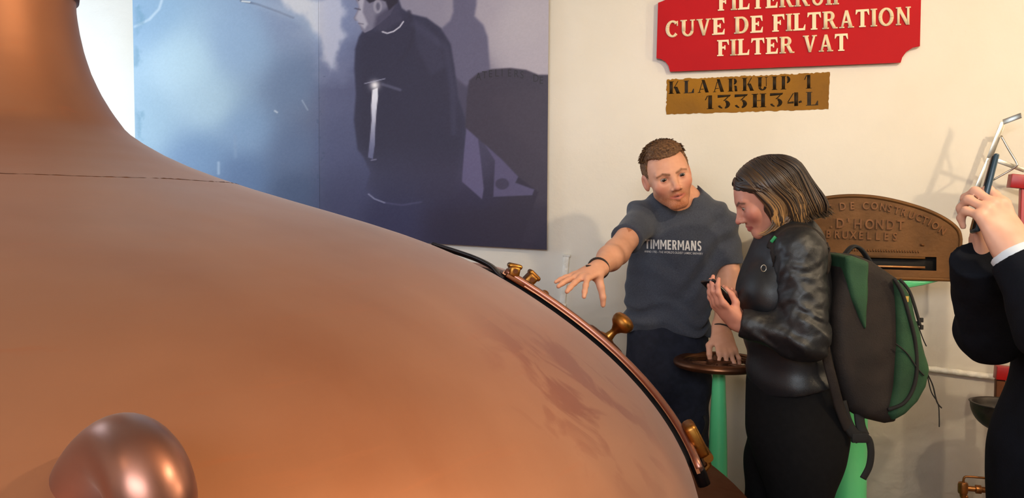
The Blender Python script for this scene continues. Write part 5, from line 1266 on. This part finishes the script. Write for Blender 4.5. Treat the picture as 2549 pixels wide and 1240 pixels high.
# ---------------------------------------------------------------- backpack
M_BAG = mat('dark_brown_nylon', rgb(44, 36, 32), 0.75, col2=rgb(34, 28, 26), nscale=12, bump=0.15, bscale=250, spec=0.3)
M_BAGG = mat('bottle_green_nylon', rgb(46, 80, 54), 0.75, col2=rgb(38, 66, 46), nscale=10, bump=0.15, bscale=250, spec=0.3)
M_WEB = mat('black_webbing', rgb(20, 19, 19), 0.8, col2=rgb(28, 26, 25))
bag = empty('backpack', P(2180, 1040, 2.58), 'green and dark brown backpack with hanging straps worn over the leather jacket', 'backpack')
class BagPiece(Solid):
    """side outline in pixels at depth D, extruded across the bag's width with soft edges"""
    def __init__(s, pix, D, y0, y1, rnd):
        super().__init__(); s.poly = np.array([P(x, y, D)[[0, 2]] for x, y in pix]); s.y0, s.y1, s.r = y0, y1, rnd
    def ev(s, p):
        x, z = p[..., 0], p[..., 2]; sh = x.shape
        d2 = poly_sd(x.ravel(), z.ravel(), s.poly).reshape(sh)+s.r; dy = np.abs(p[..., 1]-(s.y0+s.y1)/2)-(s.y1-s.y0)/2+s.r
        return np.minimum(np.maximum(d2, dy), 0)+np.hypot(np.maximum(d2, 0), np.maximum(dy, 0))-s.r
    def bounds(s, pad=0.02):
        lo = np.array([s.poly[:, 0].min(), s.y0, s.poly[:, 1].min()]); hi = np.array([s.poly[:, 0].max(), s.y1, s.poly[:, 1].max()]); return lo-pad, hi+pad
    def mesh(s, res, B=12):
        s.cuts = [lambda p: s.ev0(p)]; ev = s.ev; s.ev0 = ev
        s.ops = []; s2 = s
        return Solid.mesh(s, res, B)
def bag_piece(name, pix, D, y0, y1, rnd, m, par, dispf=None, res=0.005):
    B = BagPiece(pix, D, y0, y1, rnd); base = BagPiece.ev
    B.mesh = lambda r, B_=12: bag_mesh(B, r)
    B.dispf = dispf; return B.build(name, m, par, res, None, 1)
def bag_mesh(B, res):
    S2 = Solid(); S2.bounds = lambda pad=0.03: BagPiece.bounds(B)
    S2.cuts = [lambda p: BagPiece.ev(B, p)]; S2.ops = [('e', np.array([0., 0, -50]), np.full(3, 200.), np.eye(3), 0.0, 'u', None)]
    S2.disp = B.dispf; return S2.mesh(res)
main_px = [(2098, 640), (2118, 634), (2164, 650), (2228, 690), (2238, 730), (2244, 800), (2242, 900), (2236, 985), (2222, 1046), (2196, 1050), (2140, 1036), (2104, 1014), (2084, 960), (2066, 880), (2066, 780), (2082, 700)]
bd_ = lambda p: 0.004*wob(p, 22, 71)+0.002*wob(p, 55, 72)
main = bag_piece('main_compartment', main_px, 2.47, 2.43, 2.75, 0.035, M_BAG, bag, bd_)
bag_piece('side_panel', [(2106, 640), (2120, 637), (2162, 654), (2158, 826), (2140, 790), (2122, 740), (2110, 690)], 2.42, 2.418, 2.70, 0.012, M_BAGG, main, bd_)
pock = bag_piece('front_pocket', [(2222, 690), (2246, 704), (2266, 738), (2284, 800), (2298, 868), (2311, 920), (2306, 962), (2284, 1000), (2252, 1030), (2222, 1046), (2210, 1030), (2222, 960), (2230, 860), (2228, 770)], 2.43, 2.412, 2.73, 0.022, M_BAGG, bag, bd_)
def bag_cord(name, pix, D, r, m, par, flat=None, n=6):
    mb = MB(); pts = catmull([P(x, y, D if not hasattr(D, '__len__') else D[i]) for i, (x, y) in enumerate(pix)], n); mb.tube(pts, [r]*len(pts), 8, flat=flat); return mb.build(name, m, par, True)
bag_cord('piping', [(2226, 694), (2246, 730), (2264, 790), (2278, 850), (2282, 920), (2272, 970), (2248, 1005), (2210, 1020)], 2.412, 0.006, M_WEB, pock)
bag_cord('outer_piping', [(2240, 696), (2264, 726), (2282, 780), (2290, 810)], 2.425, 0.005, M_WEB, pock)
bag_cord('elastic_cord', [(2230, 856), (2258, 880), (2282, 915), (2300, 935)], 2.409, 0.0022, M_WEB, pock); bag_cord('elastic_cord', [(2282, 800), (2292, 850), (2310, 920)], 2.428, 0.0022, M_WEB, pock)
bag_cord('elastic_cord', [(2286, 812), (2298, 845), (2306, 862)], 2.44, 0.0018, M_WEB, pock)
bag_cord('hanging_cord', [(2308, 930), (2322, 960), (2332, 1000), (2344, 1016)], 2.46, 0.0022, M_WEB, pock); bag_cord('hanging_cord', [(2308, 932), (2318, 975), (2335, 1005), (2338, 1040), (2338, 1063)], 2.46, 0.0018, M_WEB, pock)
mb = MB(); mb.box(P(2257, 745, 2.411), 0.012, 0.003, 0.018); mb.build('yellow_tag', mat('yellow_tag', rgb(196, 168, 84), 0.6, col2=rgb(170, 140, 60)), pock, bevel=0.001)
for y in (797, 815):
    mb = MB(); mb.box(P(2294, y, 2.44), 0.010, 0.006, 0.014); mb.build('buckle', M_WEB, pock, bevel=0.001)
bag_cord('handle', [(2100, 638), (2122, 614), (2144, 622), (2166, 654)], 2.56, (0.006, 0.018), M_WEB, bag, flat=(0, 0, 1))
# shoulder strap over the near shoulder, under the arm to the bag's foot
jv = []; jf = []
for o_ in [jacket]+[c_ for c_ in jacket.children if c_.name.startswith('sleeve')]:
    n_ = len(jv); jv += [tuple(np.array(w_.co)+np.array(wom.location)) for w_ in o_.data.vertices]; jf += [tuple(i+n_ for i in q_.vertices) for q_ in o_.data.polygons]
bvh_j = BVHTree.FromPolygons(jv, jf)
def hug_strap(name, pix, D, wid, th, m):
    mb = MB(); pts = catmull([P(x, y, d_) for (x, y), d_ in zip(pix, D)], 6); L_, R_ = [], []
    for i, p in enumerate(pts):
        t = nrm(pts[min(i+1, len(pts)-1)]-pts[max(i-1, 0)]); loc, no, _, _ = bvh_j.find_nearest(Vector(p)); no = np.array(no); s_ = nrm(np.cross(t, no)); row = []
        for u in (-1, -0.5, 0, 0.5, 1):
            q_ = np.array(loc)+s_*u*wid; l2, n2, _, _ = bvh_j.find_nearest(Vector(q_)); row.append((np.array(l2), np.array(n2)))
        L_.append(row)
    for row in L_:
        for l2, n2 in row: mb.v.append(l2+n2*th)
        for l2, n2 in row: mb.v.append(l2-n2*0.004)
    for i in range(len(L_)-1):
        a_ = i*10; b_ = a_+10
        for k in range(4): mb.f += [(a_+k, a_+k+1, b_+k+1, b_+k), (a_+5+k, b_+5+k, b_+6+k, a_+6+k)]
        mb.f += [(a_, b_, b_+5, a_+5), (a_+4, a_+9, b_+9, b_+4)]
    return mb.build(name, m, bag, True)
hug_strap('shoulder_strap', [(2104, 664), (2075, 632), (2040, 606), (1995, 586), (1958, 590), (1936, 608), (1924, 632), (1922, 650)], [2.44, 2.43, 2.42, 2.42, 2.43, 2.44, 2.45, 2.47], 0.034, 0.007, M_BAG)
bag_cord('lower_strap', [(2046, 800), (2056, 880), (2076, 960), (2092, 1020), (2112, 1070)], [2.38, 2.395, 2.40, 2.41, 2.42], (0.004, 0.015), M_BAG, bag, flat=(0, -1, 0))
bag_cord('hip_belt', [(2094, 1000), (2108, 1050), (2128, 1082), (2152, 1088)], [2.42, 2.42, 2.42, 2.43], (0.005, 0.017), M_WEB, bag, flat=(0, -1, 0))
bag_cord('hip_belt', [(2138, 1030), (2142, 1060), (2152, 1085)], [2.45, 2.44, 2.43], (0.005, 0.016), M_WEB, bag, flat=(0, -1, 0))
bag_cord('loose_strap', [(2128, 1096), (2158, 1090), (2168, 1120), (2164, 1160), (2148, 1192)], 2.425, (0.003, 0.011), M_WEB, bag, flat=(0, -1, 0))
mb = MB(); mb.box(P(2140, 1090, 2.42), 0.05, 0.012, 0.03); mb.build('belt_buckle', M_WEB, bag, bevel=0.003)
# ---------------------------------------------------------------- person at the right edge, phone raised
per = empty('person', (*P(2702, 1200, 1.64)[:2], 0), 'person in dark navy coat at the right edge raising a phone in both hands', 'person')
h3 = HeadFrame(P(2765, 330, 1.66), (-0.97, 0.1, 0.0), (0, 0, 1), 1.03); X3 = np.array([-1.0, 0.1, 0])
aS, aE, aW = P(2700, 600, 1.50), P(2640, 800, 1.36), P(2524, 628, 1.43)      # near arm
bS, bE, bW = P(2650, 640, 1.84), P(2464, 828, 1.68), P(2440, 690, 1.56)      # far arm
def torso3(B, g):
    B.cone(P(2765, 620, 1.68), P(2765, 850, 1.66), 0.180+g, 0.190+g, 0.05, (X3, 0.72)); B.cone(P(2765, 850, 1.66), P(2702, 1180, 1.64), 0.190+g, 0.205+g, 0.05, (X3, 0.78))
    B.cone(P(2730, 600, 1.52), P(2690, 590, 1.84), 0.075+g, 0.075+g, 0.05)
def legs3(B, g):
    hp = P(2702, 1200, 1.64); B.cone(hp, hp-np.array([0, 0, 0.14]), 0.175+g, 0.17+g, 0.04, (X3, 0.8))
    for dy in (1.55, 1.74):
        a = np.array([hp[0], dy, hp[2]-0.22]); an = np.array([hp[0]+0.03, dy, 0.10]); kn = np.array([hp[0]-0.02, dy, 0.50]); B.cone(a, kn, 0.09+g, 0.065+g, 0.04); B.cone(kn, an, 0.062+g, 0.045+g*1.2, 0.03)
pb = Solid(); torso3(pb, -0.02); legs3(pb, -0.012); pb.cone(P(2735, 560, 1.67), h3.w(0, -0.02, -0.05), 0.055, 0.052, 0.03); add_head(pb, h3)
for s_, e_, w_ in ((aS, aE, aW), (bS, bE, bW)): pb.cone(s_, e_, 0.05, 0.042, 0.03); pb.cone(e_, w_, 0.042, 0.028, 0.02)
add_hand(pb, aW, P(2468, 520, 1.45)-aW, (-0.25, 1, -0.2), (0.5, 0, 0.9), [(0.5, 1.0, 0.7), (0.6, 1.1, 0.8), (0.7, 1.2, 0.8), (0.8, 1.2, 0.8)], [(0.75, 0.55, 0.25), (1.0, 0.15, 0.15), (1.0, 0.05, 0.1)], 0.98, 0.05, 0.030)
add_hand(pb, bW, (-0.10, 0.02, 1.0), (1, -0.35, 0.1), (0.2, -1, 0), [(0.25, 0.5, 0.4), (0.35, 0.6, 0.5), (0.5, 0.7, 0.5), (0.6, 0.8, 0.5)], [(0.9, 0.2, 0.1), (1.0, 0.0, 0.0), (1.0, -0.2, 0.0)], 0.92, 0.05, 0.028)
pb.build('body', M_SKIN, per, 0.0040, lambda p: s2l(head_color(h3, p, (206, 156, 132), (176, 100, 90), (80, 60, 45))))
for sx in (-1, 1): make_eye('eye', per, h3, sx, h3.R[:, 1], (70, 60, 50))
hb3 = Solid(); hb3.ell(h3.w(0, -0.014, 0.036), np.array([0.082, 0.103, 0.094])*h3.s, h3.R, 0.01)
hb3.cuts.append(lambda p: (np.minimum(np.maximum(0.07-h3.l(p)[..., 2], h3.l(p)[..., 1]-0.2), np.maximum(h3.l(p)[..., 1]-0.01, -0.06-h3.l(p)[..., 2])))*h3.s); hb3.disp = lambda p: 0.002*wob(p, 300, 8)
hb3.build('hair', M_HAIR, per, 0.004, lambda p: s2l(np.tile(np.array([70, 52, 38.]), (len(p), 1))+10*wob(p, 300, 1)[:, None]))
M_COAT = mat('navy_coat', rgb(14, 17, 25), 0.85, col2=rgb(10, 12, 18), nscale=20, bump=0.1, bscale=200, spec=0.15)
cb_ = Solid(); torso3(cb_, 0.0); ch = P(2702, 1180, 1.64); cb_.cone(ch, ch-np.array([0, 0, 0.22]), 0.205, 0.215, 0.04, (X3, 0.8))
cb_.cone(P(2735, 560, 1.67), P(2738, 520, 1.67), 0.075, 0.072, 0.02); cb_.cone(P(2737, 540, 1.67), h3.w(0, -0.01, -0.03), 0.060, 0.07, 0.005, None, 's'); cb_.disp = lambda p: 0.005*wob(p, 16, 81)
coat = cb_.build('coat', M_COAT, per, 0.006, None, 2)
def coat_sleeve(s_, e_, w_, r0, r1, t, seed):
    B = Solid(); q = e_+(w_-e_)*t; B.cone(s_, e_, 0.078, r0, 0.04); B.cone(e_, q, r0, r1, 0.04, None, 'u', (q, nrm(w_-e_))); B.disp = lambda p: 0.005*wob(p, 24, seed)+0.003*wob(p, 60, seed+1); return B.build('sleeve', M_COAT, coat, 0.005, None, 2)
coat_sleeve(aS, aE, aW, 0.066, 0.046, 0.90, 83); coat_sleeve(bS, bE, bW, 0.060, 0.047, 1.32, 85)
mb = MB(); q = aE+(aW-aE)*0.88; mb.lathe([(0.040, 0), (0.041, 0.016), (0.039, 0.018), (0.030, 0.018)], q, nrm(aW-aE), 24, False); mb.build('shirt_cuff', mat('white_cuff', rgb(206, 214, 222), 0.8, col2=rgb(190, 198, 208)), coat, True)
lb3 = Solid(); legs3(lb3, 0.006); lb3.build('trousers', M_BLACK, per, 0.008)
for dy in (1.55, 1.74): add_shoe(per, np.array([P(2702, 1200, 1.64)[0]+0.03, dy, 0]), (-1, 0, 0))
ph2 = empty('mobile_phone', P(2456, 460, 1.47), 'dark blue phone held upright by the person at the right edge', 'phone')
M_PH2 = mat('teal_phone_back', rgb(28, 52, 66), 0.35, col2=rgb(34, 60, 74)); c = P(2450, 484, 1.505); Z = nrm([0.22, 0, 0.97]); X = nrm(np.array([0.40, 0.92, 0])); X = nrm(X-Z*(X@Z)); Y = np.cross(Z, X)
mb = MB(); mb.box(c, 0.072, 0.009, 0.146, X=X, Y=Y, Z=Z); mb.build('case', M_PH2, ph2, bevel=0.003)
mb = MB(); mb.box(c+Y*0.005, 0.064, 0.001, 0.136, X=X, Y=Y, Z=Z); mb.build('screen', M_SCREEN, ph2)
